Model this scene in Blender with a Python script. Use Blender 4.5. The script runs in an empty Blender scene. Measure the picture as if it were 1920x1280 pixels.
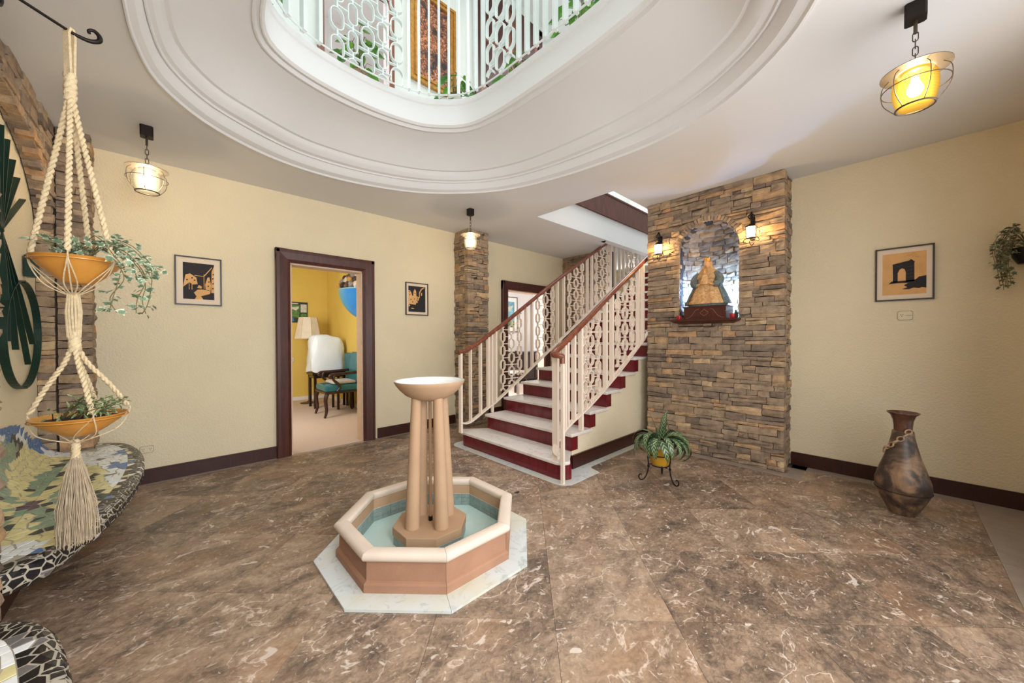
import bpy, bmesh, math, random
from mathutils import Vector as V, Matrix
PI = math.pi; sin = math.sin; cos = math.cos
sc = bpy.context.scene; COL = sc.collection

# ---------------------------------------------------------------- camera, world, lights, exposure
H = 1.25
def cam_basis(yaw, pitch, roll):
    f0 = V((cos(yaw), sin(yaw), 0)); r0 = V((sin(yaw), -cos(yaw), 0)); u0 = V((0, 0, 1))
    f = f0*cos(pitch) - u0*sin(pitch); u = u0*cos(pitch) + f0*sin(pitch)
    return f, r0*cos(roll) + u*sin(roll), u*cos(roll) - r0*sin(roll)
cd = bpy.data.cameras.new('camera'); cam = bpy.data.objects.new('camera', cd); COL.objects.link(cam)
cd.sensor_width = 36; cd.lens = 674.42/1920*36; cd.clip_start = .02; cd.clip_end = 100
f, r, u = cam_basis(0.81331, 0.00968, -0.0031)
cam.matrix_world = Matrix(((r.x, u.x, -f.x, 0), (r.y, u.y, -f.y, 0), (r.z, u.z, -f.z, H), (0, 0, 0, 1)))
sc.camera = cam
sc.view_settings.view_transform = 'Standard'; sc.view_settings.look = 'None'
sc.view_settings.exposure = 0.06; sc.view_settings.gamma = 1; sc.view_settings.use_curve_mapping = False
w = bpy.data.worlds.new('sky'); sc.world = w; w.use_nodes = True
w.node_tree.nodes['Background'].inputs[0].default_value = (.80, .90, 1, 1)
w.node_tree.nodes['Background'].inputs[1].default_value = .8

def area_light(name, loc, target, sx, sy, power, col):
    l = bpy.data.lights.new(name, 'AREA'); l.shape = 'RECTANGLE'; l.size = sx; l.size_y = sy; l.energy = power; l.color = col
    o = bpy.data.objects.new(name, l); COL.objects.link(o); o.location = loc
    o.rotation_euler = (V(target) - V(loc)).to_track_quat('-Z', 'Y').to_euler(); return o
def point_light(name, loc, power, col, r=.03):
    l = bpy.data.lights.new(name, 'POINT'); l.energy = power; l.color = col; l.shadow_soft_size = r
    o = bpy.data.objects.new(name, l); COL.objects.link(o); o.location = loc; return o
# daylight: skylight over the atrium, fill panels at the unseen doors behind the camera, skylight over the stairs, lamps added inside the side rooms
area_light('daylight_atrium_skylight', (1.3, 1.7, 6.85), (1.3, 1.7, 0), 3.2, 4.2, 95, (.93, .97, 1))
area_light('fill_garden_door_left', (.4, -.72, 1.6), (.1, 3, .9), 1.1, 1.7, 76, (.98, .99, 1))  # added fill panel before the unseen doors, aimed to brighten the bench side
area_light('fill_garden_door_right', (2.2, -.72, 1.4), (1.8, 3, 1.6), 1.8, 2.1, 38, (1, .98, .965))  # added fill panel before the unseen doors, evens out the ground floor
area_light('daylight_stair_skylight', (6.0, 2.6, 6.6), (5.6, 2.6, 2), 3.0, 1.6, 170, (.95, .97, 1))
area_light('fill_office', (.15, 5.6, 1.7), (2.2, 7.2, 1.0), 1.2, 1.3, 48, (1, .98, .95))  # unseen lamp added to brighten the yellow room, no window here
area_light('fill_parlour', (2.75, 6.1, 1.7), (7.0, 7.1, 1.2), 1.4, 1.4, 190, (.92, .95, 1))  # unseen lamp added to brighten the far room, turned away from its doorway
area_light('daylight_landing_room', (1.3, 6.4, 6.4), (1.6, 5.2, 4.6), 1.6, 1.6, 60, (1, .98, 1))
area_light('daylight_passage', (7.6, 4.0, 2.3), (5.2, 3.9, 1.2), .8, 1.2, 14, (.95, .97, 1))

# ---------------------------------------------------------------- material helpers
def lin(c): return tuple(((x/255)/12.92 if x/255 <= .04045 else ((x/255+.055)/1.055)**2.4) for x in c) + (1,)
class NT:
    def __init__(s, name):
        s.m = bpy.data.materials.new(name); s.m.use_nodes = True; s.t = s.m.node_tree
        s.b = s.t.nodes['Principled BSDF']; s.x = s.t.nodes
    def n(s, ty, **kw):
        q = s.x.new(ty)
        for k, v in kw.items():
            if k.startswith('_'): setattr(q, k[1:], v)
            else: q.inputs[k.replace('_', ' ')].default_value = v
        return q
    def l(s, a, b): s.t.links.new(a, b)
    def coord(s, kind='Object'): return s.n('ShaderNodeTexCoord').outputs[kind]
    def pos(s): return s.n('ShaderNodeNewGeometry').outputs['Position']
    def noise(s, vec, scale, detail=4, rough=.55, dist=0):
        q = s.n('ShaderNodeTexNoise', Scale=scale, Detail=detail, Roughness=rough, Distortion=dist); s.l(vec, q.inputs['Vector']); return q.outputs['Fac']
    def ramp(s, fac, stops, interp='LINEAR'):
        q = s.n('ShaderNodeValToRGB'); e = q.color_ramp; e.interpolation = interp
        while len(e.elements) < len(stops): e.elements.new(.5)
        for el, (p, c) in zip(e.elements, stops): el.position = p; el.color = c if len(c) == 4 else tuple(c)+(1,)
        s.l(fac, q.inputs[0]); return q.outputs[0]
    def mix(s, fac, a, b, mode='MIX'):
        q = s.n('ShaderNodeMix', _data_type='RGBA', _blend_type=mode)
        for v, i in ((fac, 0), (a, 6), (b, 7)):
            if hasattr(v, 'node'): s.l(v, q.inputs[i])
            else: q.inputs[i].default_value = v
        return q.outputs[2]
    def math(s, op, a, b=0.0, c=0.0):
        q = s.n('ShaderNodeMath', _operation=op)
        for i, v in enumerate((a, b, c)):
            if hasattr(v, 'node'): s.l(v, q.inputs[i])
            else: q.inputs[i].default_value = v
        return q.outputs[0]
    def bump(s, h, strength, dist=.01):
        q = s.n('ShaderNodeBump', Strength=strength, Distance=dist); s.l(h, q.inputs['Height']); s.l(q.outputs[0], s.b.inputs['Normal'])
    def col(s, c):
        if hasattr(c, 'node'): s.l(c, s.b.inputs['Base Color'])
        else: s.b.inputs['Base Color'].default_value = c
    def set(s, rough=.5, metal=0, spec=.5, **kw):
        s.b.inputs['Roughness'].default_value = rough; s.b.inputs['Metallic'].default_value = metal
        s.b.inputs['Specular IOR Level'].default_value = spec
        for k, v in kw.items(): s.b.inputs[k.replace('_', ' ')].default_value = v
        return s.m
def simple(name, rgb, rough=.5, metal=0, spec=.5, var=.12, scale=12, bump=0, bscale=60, **kw):
    t = NT(name); c = lin(rgb)
    p = t.coord(); nz = t.noise(p, scale)
    lo = tuple(x*(1-var) for x in c[:3])+(1,); hi = tuple(min(1, x*(1+var)) for x in c[:3])+(1,)
    t.col(t.ramp(nz, [(.3, lo), (.7, hi)]))
    if bump: t.bump(t.noise(p, bscale, 3), bump)
    return t.set(rough, metal, spec, **kw)
def emit(name, rgb, strength):
    t = NT(name); t.col(lin(rgb)); t.set(.5); t.b.inputs['Emission Color'].default_value = lin(rgb); t.b.inputs['Emission Strength'].default_value = strength; return t.m
def wood(name, a, b, rough=.35, scale=7):
    t = NT(name); p = t.coord(); mp = t.n('ShaderNodeMapping'); mp.inputs['Scale'].default_value = (1, 1, .12); t.l(p, mp.inputs[0])
    nz = t.noise(mp.outputs[0], scale*4, 6, .6, 1.2)
    t.col(t.ramp(nz, [(.3, lin(a)), (.7, lin(b))])); t.bump(nz, .08, .003); return t.set(rough)
M = {}
def stucco(name, rgb):
    t = NT(name); p = t.pos(); n1 = t.noise(p, 70, 3, .6); n2 = t.noise(p, 1.2, 3); c = lin(rgb)
    t.col(t.ramp(n2, [(.3, tuple(x*.95 for x in c[:3])), (.7, tuple(min(1, x*1.03) for x in c[:3]))]))
    t.bump(n1, .55, .012); return t.set(.85, spec=.25)
M['stucco'] = stucco('cream_stucco', (234, 221, 190))
M['nichewall'] = stucco('niche_plaster', (232, 220, 190))
M['yellow'] = simple('yellow_paint', (226, 196, 98), .8, var=.04, scale=2)
M['white_wall'] = simple('white_wall_paint', (232, 228, 226), .8, var=.02, scale=2)
M['ceil'] = simple('ceiling_paint', (222, 221, 220), .8, var=.015, scale=1.5, bump=.04, bscale=90)
M['kerb'] = simple('white_kerb_paint', (230, 231, 231), .6, var=.01, scale=2)
M['pale'] = simple('pale_green_white_paint', (222, 227, 220), .7, var=.02, scale=2)
M['wood'] = wood('dark_mahogany', (58, 22, 12), (84, 36, 22), .42)
M['base'] = wood('dark_baseboard_wood', (46, 16, 10), (66, 26, 18), .42)
M['blackwood'] = wood('black_brown_wood', (24, 12, 10), (44, 24, 18), .3)
M['handrail'] = wood('red_brown_handrail', (96, 46, 30), (142, 80, 56), .3)
M['beamwood'] = wood('carved_beam_wood', (70, 34, 24), (104, 58, 42), .6)
M['brownwood'] = wood('brown_wood', (104, 60, 40), (140, 88, 62), .4)
M['railpaint'] = simple('cream_enamel', (240, 224, 208), .35, var=.02)
M['railblue'] = simple('white_enamel', (228, 236, 234), .35, var=.02)
M['iron'] = simple('wrought_iron', (40, 34, 32), .5, .6, var=.2)
M['blackiron'] = simple('black_iron', (18, 16, 16), .45, .4)
M['plastic'] = simple('ivory_plastic', (226, 214, 182), .45, var=.01)
M['dark'] = simple('dark_hole', (30, 26, 22), .7)
M['mortar'] = simple('dark_mortar', (60, 52, 46), .95, var=.3, scale=25, bump=.3)
M['grout'] = simple('grey_grout', (176, 168, 152), .9, var=.1, scale=30)
M['floorjoint'] = simple('brown_floor_joint', (104, 90, 78), .8)
M['carpet'] = simple('beige_carpet', (206, 186, 172), .95, var=.05, scale=40)
M['paper'] = simple('print_paper', (232, 214, 192), .8, var=.02)
M['tan'] = simple('print_tan', (222, 172, 112), .8, var=.10, scale=9)
M['ink'] = simple('print_ink', (30, 26, 30), .7, var=.3, scale=40)
M['frame'] = simple('black_frame', (34, 26, 20), .4)

def stone_mat(name, per_island):
    t = NT(name)
    rnd = t.n('ShaderNodeNewGeometry').outputs['Random Per Island'] if per_island else t.n('ShaderNodeObjectInfo').outputs['Random']
    p = t.pos(); n1 = t.noise(p, 14, 5, .65); n2 = t.noise(p, 60, 4, .7)
    base = t.ramp(rnd, [(0, lin((128, 114, 102))), (.25, lin((162, 143, 124))), (.48, lin((178, 157, 132))), (.68, lin((150, 132, 114))),
                        (.82, lin((194, 166, 132))), (.92, lin((188, 150, 114))), (1, lin((212, 188, 152)))])
    shade = t.ramp(n1, [(.28, (.55, .53, .52)), (.5, (.92, .92, .92)), (.72, (1.22, 1.16, 1.08))])
    t.col(t.mix(1.0, base, shade, 'MULTIPLY')); t.bump(t.math('ADD', n1, t.math('MULTIPLY', n2, .5)), .8, .012); return t.set(.9, spec=.2)
M['stone'] = stone_mat('ledge_stone', False); M['stone_many'] = stone_mat('ledge_stone_small', True)

def marble_floor():
    t = NT('brown_fossil_marble'); p = t.pos(); info = t.n('ShaderNodeObjectInfo'); rnd = info.outputs['Random']
    vr = t.n('ShaderNodeVectorMath', _operation='SCALE'); vr.inputs[0].default_value = (13, 29, 7); t.l(rnd, vr.inputs['Scale'])
    va = t.n('ShaderNodeVectorMath', _operation='ADD'); t.l(p, va.inputs[0]); t.l(vr.outputs[0], va.inputs[1]); p = va.outputs[0]
    mp = t.n('ShaderNodeMapping'); mp.inputs['Rotation'].default_value = (0, 0, .78); mp.inputs['Scale'].default_value = (1, 1.35, 1); t.l(p, mp.inputs[0]); q = mp.outputs[0]
    big = t.noise(q, 3.4, 7, .66, 1.0); fine = t.noise(q, 34, 6, .72, .8); mid = t.noise(q, 13, 5, .65, 1.4)
    tone = t.math('ADD', t.math('MULTIPLY', t.math('SUBTRACT', rnd, .5), .085), t.math('ADD', t.math('MULTIPLY', big, .55), t.math('MULTIPLY', fine, .45)))
    c = t.ramp(tone, [(.36, lin((78, 68, 61))), (.44, lin((114, 97, 83))), (.52, lin((150, 128, 108))), (.60, lin((174, 150, 127))), (.70, lin((194, 173, 150)))])
    c = t.mix(t.ramp(mid, [(.56, (0, 0, 0)), (.68, (.6, .6, .6))]), c, lin((104, 86, 74)))
    warm = t.noise(q, 2.1, 3); c = t.mix(t.ramp(warm, [(.5, (0, 0, 0)), (.7, (.4, .4, .4))]), c, lin((168, 128, 94)))
    sp = t.noise(q, 15, 3, .6, 2.4); c = t.mix(t.ramp(sp, [(.615, (0, 0, 0)), (.68, (.5, .5, .5))]), c, lin((228, 214, 200)))
    sp2 = t.noise(q, 5, 3, .6, 2.0); c = t.mix(t.ramp(sp2, [(.655, (0, 0, 0)), (.69, (.66, .66, .66))]), c, lin((230, 218, 206)))
    vn = t.n('ShaderNodeTexVoronoi', _feature='DISTANCE_TO_EDGE', Scale=1.1); 
    ds = t.n('ShaderNodeVectorMath', _operation='ADD'); t.l(q, ds.inputs[0])
    nn = t.n('ShaderNodeTexNoise', Scale=4, Detail=5, Distortion=.5); t.l(q, nn.inputs['Vector']); t.l(nn.outputs['Color'], ds.inputs[1]); t.l(ds.outputs[0], vn.inputs['Vector'])
    vein = t.math('MULTIPLY', t.ramp(vn.outputs['Distance'], [(0, (.8, .8, .8)), (.013, (0, 0, 0))]), t.ramp(big, [(.42, (0, 0, 0)), (.55, (1, 1, 1))]))
    c = t.mix(vein, c, lin((224, 206, 190)))
    t.col(c); t.l(t.ramp(fine, [(.3, (.34, .34, .34)), (.7, (.5, .5, .5))]), t.b.inputs['Roughness']); t.bump(fine, .06, .003)
    m = t.m; t.b.inputs['Specular IOR Level'].default_value = .5; return m
M['floor'] = marble_floor()
M['greytile'] = simple('grey_border_marble', (160, 146, 134), .35, var=.12, scale=9)
def veined(name, a, b, sc=6, yellow=None, rough=.3):
    t = NT(name); p = t.pos(); n1 = t.noise(p, sc, 6, .65, 1.5)
    c = t.ramp(n1, [(.36, lin(b)), (.47, lin(a)), (.62, lin(a))])
    if yellow: c = t.mix(t.ramp(t.noise(p, 3.1, 2), [(.5, (0, 0, 0)), (.68, (.7, .7, .7))]), c, lin(yellow))
    t.col(c); return t.set(rough)
M['plinth'] = veined('white_veined_marble', (216, 222, 222), (190, 198, 198), 9, (216, 212, 184))
M['tread'] = veined('white_tread_marble', (228, 221, 214), (212, 203, 196), 10)
M['riser'] = simple('oxblood_glazed_tile', (104, 22, 32), .16, var=.18, scale=8)
M['sand'] = simple('pink_sandstone', (170, 128, 102), .75, var=.09, scale=7, bump=.12, bscale=140)
M['sandcol'] = simple('buff_sandstone', (182, 149, 118), .75, var=.07, scale=5, bump=.1, bscale=140)
M['rim'] = simple('pale_stone_coping', (224, 208, 192), .55, var=.05, scale=8)
M['pooltile'] = simple('grey_green_pool_tile', (132, 150, 146), .3, var=.18, scale=30)
M['poolfloor'] = simple('pale_aqua_pool_floor', (196, 222, 216), .35, var=.05, scale=6)
M['bowlwhite'] = simple('white_glaze', (240, 240, 236), .3, var=.02)
M['terra'] = simple('ochre_glazed_bowl', (204, 142, 62), .32, var=.12, scale=10)
M['soil'] = simple('potting_soil', (52, 38, 28), .95, var=.4, scale=40, bump=.5)
M['jute'] = simple('cream_macrame_cord', (222, 202, 164), .9, var=.15, scale=60, bump=.4, bscale=260)
M['tassel'] = simple('grey_beige_fibre', (178, 160, 134), .9, var=.2, scale=40)
M['green_metal'] = simple('dark_green_metal', (16, 52, 44), .4, .25, var=.2, scale=9)
M['stem'] = simple('plant_stem', (112, 104, 68), .7)

# ---------------------------------------------------------------- mesh helpers
class MB:
    def __init__(s): s.v = []; s.f = []; s.m = []
    def add(s, vs, fs, mi=0):
        b = len(s.v); s.v += [tuple(x) for x in vs]; s.f += [tuple(i+b for i in q) for q in fs]; s.m += [mi]*len(fs); return s
    def box(s, a, b, mi=0):
        (x0, y0, z0), (x1, y1, z1) = a, b
        return s.add([(x0, y0, z0), (x1, y0, z0), (x1, y1, z0), (x0, y1, z0), (x0, y0, z1), (x1, y0, z1), (x1, y1, z1), (x0, y1, z1)],
                     [(0, 3, 2, 1), (4, 5, 6, 7), (0, 1, 5, 4), (1, 2, 6, 5), (2, 3, 7, 6), (3, 0, 4, 7)], mi)
    def obox(s, c, ax, ay, az, mi=0):     # half axes vectors
        c = V(c); ax = V(ax); ay = V(ay); az = V(az)
        return s.add([c+ax*i+ay*j+az*k for k in (-1, 1) for i, j in ((-1, -1), (1, -1), (1, 1), (-1, 1))],
                     [(0, 3, 2, 1), (4, 5, 6, 7), (0, 1, 5, 4), (1, 2, 6, 5), (2, 3, 7, 6), (3, 0, 4, 7)], mi)
    def lathe(s, prof, n=24, c=(0, 0, 0), mi=0, sx=1, sy=1, wob=None):
        vs = []; fs = []
        for j, (r, z) in enumerate(prof):
            for i in range(n):
                a = 2*PI*i/n; rr = r*(wob(a, z) if wob else 1)
                vs.append((c[0]+rr*cos(a)*sx, c[1]+rr*sin(a)*sy, c[2]+z))
        for j in range(len(prof)-1):
            for i in range(n): fs.append((j*n+i, j*n+(i+1) % n, (j+1)*n+(i+1) % n, (j+1)*n+i))
        return s.add(vs, fs, mi)
    def tube(s, path, rad, n=8, closed=False, mi=0, cap=True):
        P = [V(p) for p in path]; m = len(P); rads = rad if isinstance(rad, (list, tuple)) else [rad]*m
        T = []
        for i in range(m):
            a = P[(i-1) % m] if (closed or i > 0) else P[i]; b = P[(i+1) % m] if (closed or i < m-1) else P[i]
            T.append((b-a).normalized() if (b-a).length > 1e-9 else V((0, 0, 1)))
        up = V((0, 0, 1)) if abs(T[0].z) < .9 else V((1, 0, 0)); N = (up - T[0]*up.dot(T[0])).normalized(); vs = []
        for i in range(m):
            N = N - T[i]*N.dot(T[i]); N = N.normalized() if N.length > 1e-6 else T[i].orthogonal().normalized()
            B = T[i].cross(N)
            for k in range(n): a = 2*PI*k/n; vs.append(P[i] + (N*cos(a)+B*sin(a))*rads[i])
        fs = []
        for i in range(m if closed else m-1):
            for k in range(n): j = (i+1) % m; fs.append((i*n+k, i*n+(k+1) % n, j*n+(k+1) % n, j*n+k))
        if cap and not closed: fs += [tuple(range(n))[::-1], tuple((m-1)*n+k for k in range(n))]
        return s.add(vs, fs, mi)
    def strip(s, path, wdir, hw, th, closed=False, mi=0):   # flat bar bent along a path: half width hw along wdir, thickness th
        P = [V(p) for p in path]; m = len(P); wd = V(wdir).normalized(); vs = []
        for i in range(m):
            a = P[(i-1) % m] if (closed or i > 0) else P[i]; b = P[(i+1) % m] if (closed or i < m-1) else P[i]
            nrm = (b-a).normalized().cross(wd)*th*.5
            vs += [P[i]-wd*hw-nrm, P[i]+wd*hw-nrm, P[i]+wd*hw+nrm, P[i]-wd*hw+nrm]
        fs = []
        for i in range(m if closed else m-1):
            j = (i+1) % m
            for k in range(4): fs.append((i*4+k, i*4+(k+1) % 4, j*4+(k+1) % 4, j*4+k))
        if not closed: fs += [(3, 2, 1, 0), tuple((m-1)*4+k for k in range(4))]
        return s.add(vs, fs, mi)
    def prism(s, poly, ext, mi=0):        # planar polygon of 3D points extruded by vector
        n = len(poly); e = V(ext); p = [V(q) for q in poly]
        return s.add(p+[q+e for q in p], [tuple(range(n))[::-1], tuple(range(n, 2*n))]+[(i, (i+1) % n, n+(i+1) % n, n+i) for i in range(n)], mi)
    def mesh(s, name, mats, off=(0, 0, 0), smooth=False):
        me = bpy.data.meshes.new(name); o = V(off)
        me.from_pydata([tuple(V(v)-o) for v in s.v], [], s.f)
        for m_ in (mats if isinstance(mats, (list, tuple)) else [mats]): me.materials.append(M[m_] if isinstance(m_, str) else m_)
        me.polygons.foreach_set('material_index', s.m)
        bm = bmesh.new(); bm.from_mesh(me); bmesh.ops.recalc_face_normals(bm, faces=bm.faces); bm.to_mesh(me); bm.free()
        if smooth:
            me.polygons.foreach_set('use_smooth', [True]*len(me.polygons))
            try: me.set_sharp_from_angle(angle=math.radians(smooth if smooth is not True else 40))
            except Exception: pass
        me.update(); return me
    def build(s, name, mats, parent=None, smooth=False, stuff=False, bevel=0, label=None):
        off = wloc(parent) if parent else V((0, 0, 0))
        o = bpy.data.objects.new(name, s.mesh(name, mats, off, smooth)); COL.objects.link(o); o.parent = parent
        if stuff: o['kind'] = 'stuff'
        if label: o['label'] = label
        if bevel:
            b = o.modifiers.new('bevel', 'BEVEL'); b.width = bevel; b.segments = 2; b.limit_method = 'ANGLE'
        return o
def wloc(o):
    p = V((0, 0, 0))
    while o is not None: p += o.location; o = o.parent
    return p
def tag(o, label, cat, group=None, kind=None):
    if kind: o['kind'] = kind
    o['label'] = label; o['category'] = cat
    if group: o['group'] = group
    return o
def thing(name, label, cat, loc=(0, 0, 0), group=None):
    o = bpy.data.objects.new(name, None); COL.objects.link(o); o.location = loc; o.empty_display_size = .1
    return tag(o, label, cat, group)
def struct(name, loc=None, mb=None, mats=None, smooth=False, label=None, cat=None, bevel=0):
    if mb: o = mb.build(name, mats, None, smooth, bevel=bevel)
    else: o = bpy.data.objects.new(name, None); COL.objects.link(o); o.location = loc or (0, 0, 0)
    o['kind'] = 'structure'
    if label: o['label'] = label
    if cat: o['category'] = cat
    return o
def inst(name, me, parent, mat):         # linked mesh placed by a world matrix (parent has translation only)
    o = bpy.data.objects.new(name, me); COL.objects.link(o); o.parent = parent
    o.matrix_basis = Matrix.Translation(-wloc(parent)) @ mat if parent else mat; return o
def copy_tree(o, parent=None):
    c = o.copy(); COL.objects.link(c); c.parent = parent
    for ch in list(o.children): copy_tree(ch, c)
    return c
def catmull(pts, closed=False, k=6):
    P = [V(p) for p in pts]; n = len(P); out = []
    for i in range(n if closed else n-1):
        g = lambda j: P[j % n] if closed else P[max(0, min(n-1, j))]
        a, b, c, d = g(i-1), g(i), g(i+1), g(i+2)
        for q in range(k):
            t = q/k; out.append(.5*((2*b)+(c-a)*t+(2*a-5*b+4*c-d)*t*t+(3*b-a-3*c+d)*t**3))
    if not closed: out.append(P[-1])
    return out
def bar_between(mb, a, b, hw, ht, side, mi=0):
    a = V(a); b = V(b); t = (b-a); L = t.length; t.normalize(); s_ = V(side).normalized(); n_ = t.cross(s_)
    return mb.obox((a+b)/2, t*L/2, s_*hw, n_*ht, mi)

# ---------------------------------------------------------------- dimensions
YW, XW, CZ = 4.44, 4.44, 2.796
ZF2 = 3.42                                   # upper floor level
# ---------------------------------------------------------------- floor
rng = random.Random(5)
floor = struct('floor', mb=MB().box((-1.2, -.9, -.12), (8.2, 4.56, -.014)), mats='floorjoint', label='brown marble floor of diagonal tiles with a grey border', cat='floor')
def clip_poly(poly, a, b, c):               # keep a*x+b*y<=c
    out = []
    for i in range(len(poly)):
        p, q = poly[i], poly[(i+1) % len(poly)]; dp = a*p[0]+b*p[1]-c; dq = a*q[0]+b*q[1]-c
        if dp <= 0: out.append(p)
        if dp*dq < 0: t = dp/(dp-dq); out.append((p[0]+(q[0]-p[0])*t, p[1]+(q[1]-p[1])*t))
    return out
def area2(p): return abs(sum(p[i][0]*p[(i+1) % len(p)][1]-p[(i+1) % len(p)][0]*p[i][1] for i in range(len(p))))/2
TS = .53; G = .0007; S2 = 2**.5
for i in range(-9, 16):
    for j in range(-9, 16):
        v0 = .14+TS*(i-3); off = .13 if v0 < -.9 else 0; u0 = 1.06+off+TS*(j-4)
        uv = [(u0+G, v0+G), (u0+TS-G, v0+G), (u0+TS-G, v0+TS-G), (u0+G, v0+TS-G)]
        poly = [((a+b)/S2, (a-b)/S2) for a, b in uv]
        for cl in ((1, 0, 4.30), (-1, 0, .58), (0, 1, 4.375), (0, -1, .42)): poly = clip_poly(poly, *cl) if poly else poly
        if len(poly) < 3 or area2(poly) < .002: continue
        MB().prism([(x, y, -.014) for x, y in poly], (0, 0, .0138+rng.uniform(0, .0004))).build('tile', 'floor', floor)
def border(x0, y0, x1, y1, n, along):
    for k in range(n):
        a, b = k/n, (k+1)/n
        if along == 'x': q = ((x0+(x1-x0)*a+.001, y0+.001, -.013), (x0+(x1-x0)*b-.001, y1-.001, .0005))
        else: q = ((x0+.001, y0+(y1-y0)*a+.001, -.013), (x1-.001, y0+(y1-y0)*b-.001, .0005))
        MB().box(*q).build('border_tile', 'greytile', floor)
border(-.58, 4.375, 8.1, 4.44, 15, 'x'); border(4.30, -.42, 4.44, .66, 4, 'y'); border(-.58, -.75, 4.44, -.42, 9, 'x')
border(3.97, .55, 4.09, 2.05, 3, 'y'); border(4.09, .55, 4.44, .66, 1, 'x')
border(4.44, 3.2, 8.1, 4.375, 6, 'x')

# ---------------------------------------------------------------- walls
D1 = (.935, 1.675, 2.05)                     # door 1 clear opening x0,x1,top
D2 = (4.10, 5.0, 2.05)
mb = MB()
for a, b, z0, z1 in ((-.9, D1[0], 0, CZ), (D1[0], D1[1], D1[2], CZ), (D1[1], D2[0], 0, CZ), (D2[0], D2[1], D2[2], CZ), (D2[1], 8.2, 0, CZ)):
    mb.box((a, YW, z0), (b, YW+.12, z1))
struct('wall_left', mb=mb, mats='stucco', label='cream stucco wall with dark framed doorways', cat='wall')
struct('wall_right', mb=MB().box((XW, -.9, 0), (XW+.14, 1.99, CZ)), mats='stucco', label='cream stucco wall behind the clay vase', cat='wall')
mb = MB()                                    # wall behind the camera with three tall glazed openings
for a, b, z0, z1 in ((-.9, -.2, 0, CZ), (-.2, 4.0, 2.5, CZ), (4.0, 4.58, 0, CZ), (-.2, 4.0, 0, .12)): mb.box((a, -.9, z0), (b, -.76, z1))
struct('wall_back', mb=mb, mats='stucco', label='cream wall with wide garden doors opposite the left wall', cat='wall')
fr = struct('window_1', mb=MB().box((-.2, -.85, .12), (4.0, -.80, .17)).box((-.2, -.85, 2.45), (4.0, -.80, 2.5)), mats='wood', label='wide glazed garden doors with dark wooden frame', cat='window')
for k in range(5):
    x = -.2+k*1.04; MB().box((x, -.85, .12), (x+.05, -.80, 2.5)).build('mullion', 'wood', fr)
struct('wall_passage', mb=MB().box((8.2, 1.9, 0), (8.3, 4.6, 6.9)), mats='white_wall', label='pale wall at the far end of the stair passage', cat='wall')
# baseboards
def baseboard(name, a, b, nx, ny, h=.123):
    (x0, y0), (x1, y1) = a, b
    m_ = MB().box((min(x0, x1, x0+nx*.022), min(y0, y1, y0+ny*.022), 0.0006), (max(x0, x1, x0+nx*.022), max(y0, y1, y0+ny*.022), h-.012))
    m_.box((min(x0, x1, x0+nx*.016), min(y0, y1, y0+ny*.016), h-.012), (max(x0, x1, x0+nx*.016), max(y0, y1, y0+ny*.016), h))
    return struct(name, mb=m_, mats='base')
baseboard('baseboard_left', (-.43, YW), (.80, YW), 0, -1); baseboard('baseboard_middle', (1.865, YW), (3.03, YW), 0, -1)
baseboard('baseboard_far', (3.40, YW), (3.985, YW), 0, -1); baseboard('baseboard_right', (XW, -.76), (XW, .68), -1, 0)
# doorways
def doorway(name, D, label):
    x0, x1, zt = D; root = struct(name, (x0, YW, 0), label=label, cat='doorway')
    for side in (0, 1):
        xa = x0-.012 if side == 0 else x1+.012; sgn = -1 if side == 0 else 1
        pr = [(xa, YW+.12), (xa, YW-.030), (xa+sgn*.03, YW-.045), (xa+sgn*.10, YW-.055), (xa+sgn*.128, YW-.055), (xa+sgn*.135, YW-.05), (xa+sgn*.135, YW)]
        MB().prism([(x, y, .0008) for x, y in pr[1:]]+[(xa, YW, .0008)], (0, 0, zt+.15-.0008)).build('side_casing', 'wood', root)
        MB().box((min(xa, xa-sgn*.016), YW-.012, .0008), (max(xa, xa-sgn*.016), YW+.14, zt)).build('jamb', 'stop', root)
    pz = [(YW-.030, zt+.012), (YW-.045, zt+.042), (YW-.055, zt+.11), (YW-.055, zt+.14), (YW-.05, zt+.148), (YW, zt+.148), (YW, zt+.012)]
    MB().prism([(x0-.147, y, z) for y, z in pz], (x1-x0+.294, 0, 0)).build('head_casing', 'wood', root)
    MB().box((x0-.012, YW-.012, zt-.006), (x1+.012, YW+.14, zt+.011)).build('head_jamb', 'stop', root)
    return root
def pane_mat():
    t = NT('window_glass'); out = t.x['Material Output']; tr = t.n('ShaderNodeBsdfTransparent'); tr.inputs[0].default_value = (.96, .98, .97, 1)
    gl = t.n('ShaderNodeBsdfGlossy', Roughness=.02); fr_ = t.n('ShaderNodeFresnel', IOR=1.45); mx = t.n('ShaderNodeMixShader')
    t.l(fr_.outputs[0], mx.inputs[0]); t.l(tr.outputs[0], mx.inputs[1]); t.l(gl.outputs[0], mx.inputs[2]); t.l(mx.outputs[0], out.inputs[0]); return t.m
M['glass'] = pane_mat()
for k in range(4):
    x = -.2+k*1.04; MB().box((x+.05, -.828, .17), (x+1.04, -.822, 2.45)).build('pane', 'glass', fr)
M['stop'] = simple('pale_jamb_wood', (214, 186, 160), .5, var=.06)
doorway('door_1', D1, 'dark wooden doorway into the yellow room'); doorway('door_2', D2, 'dark wooden doorway behind the stair railing')
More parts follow.
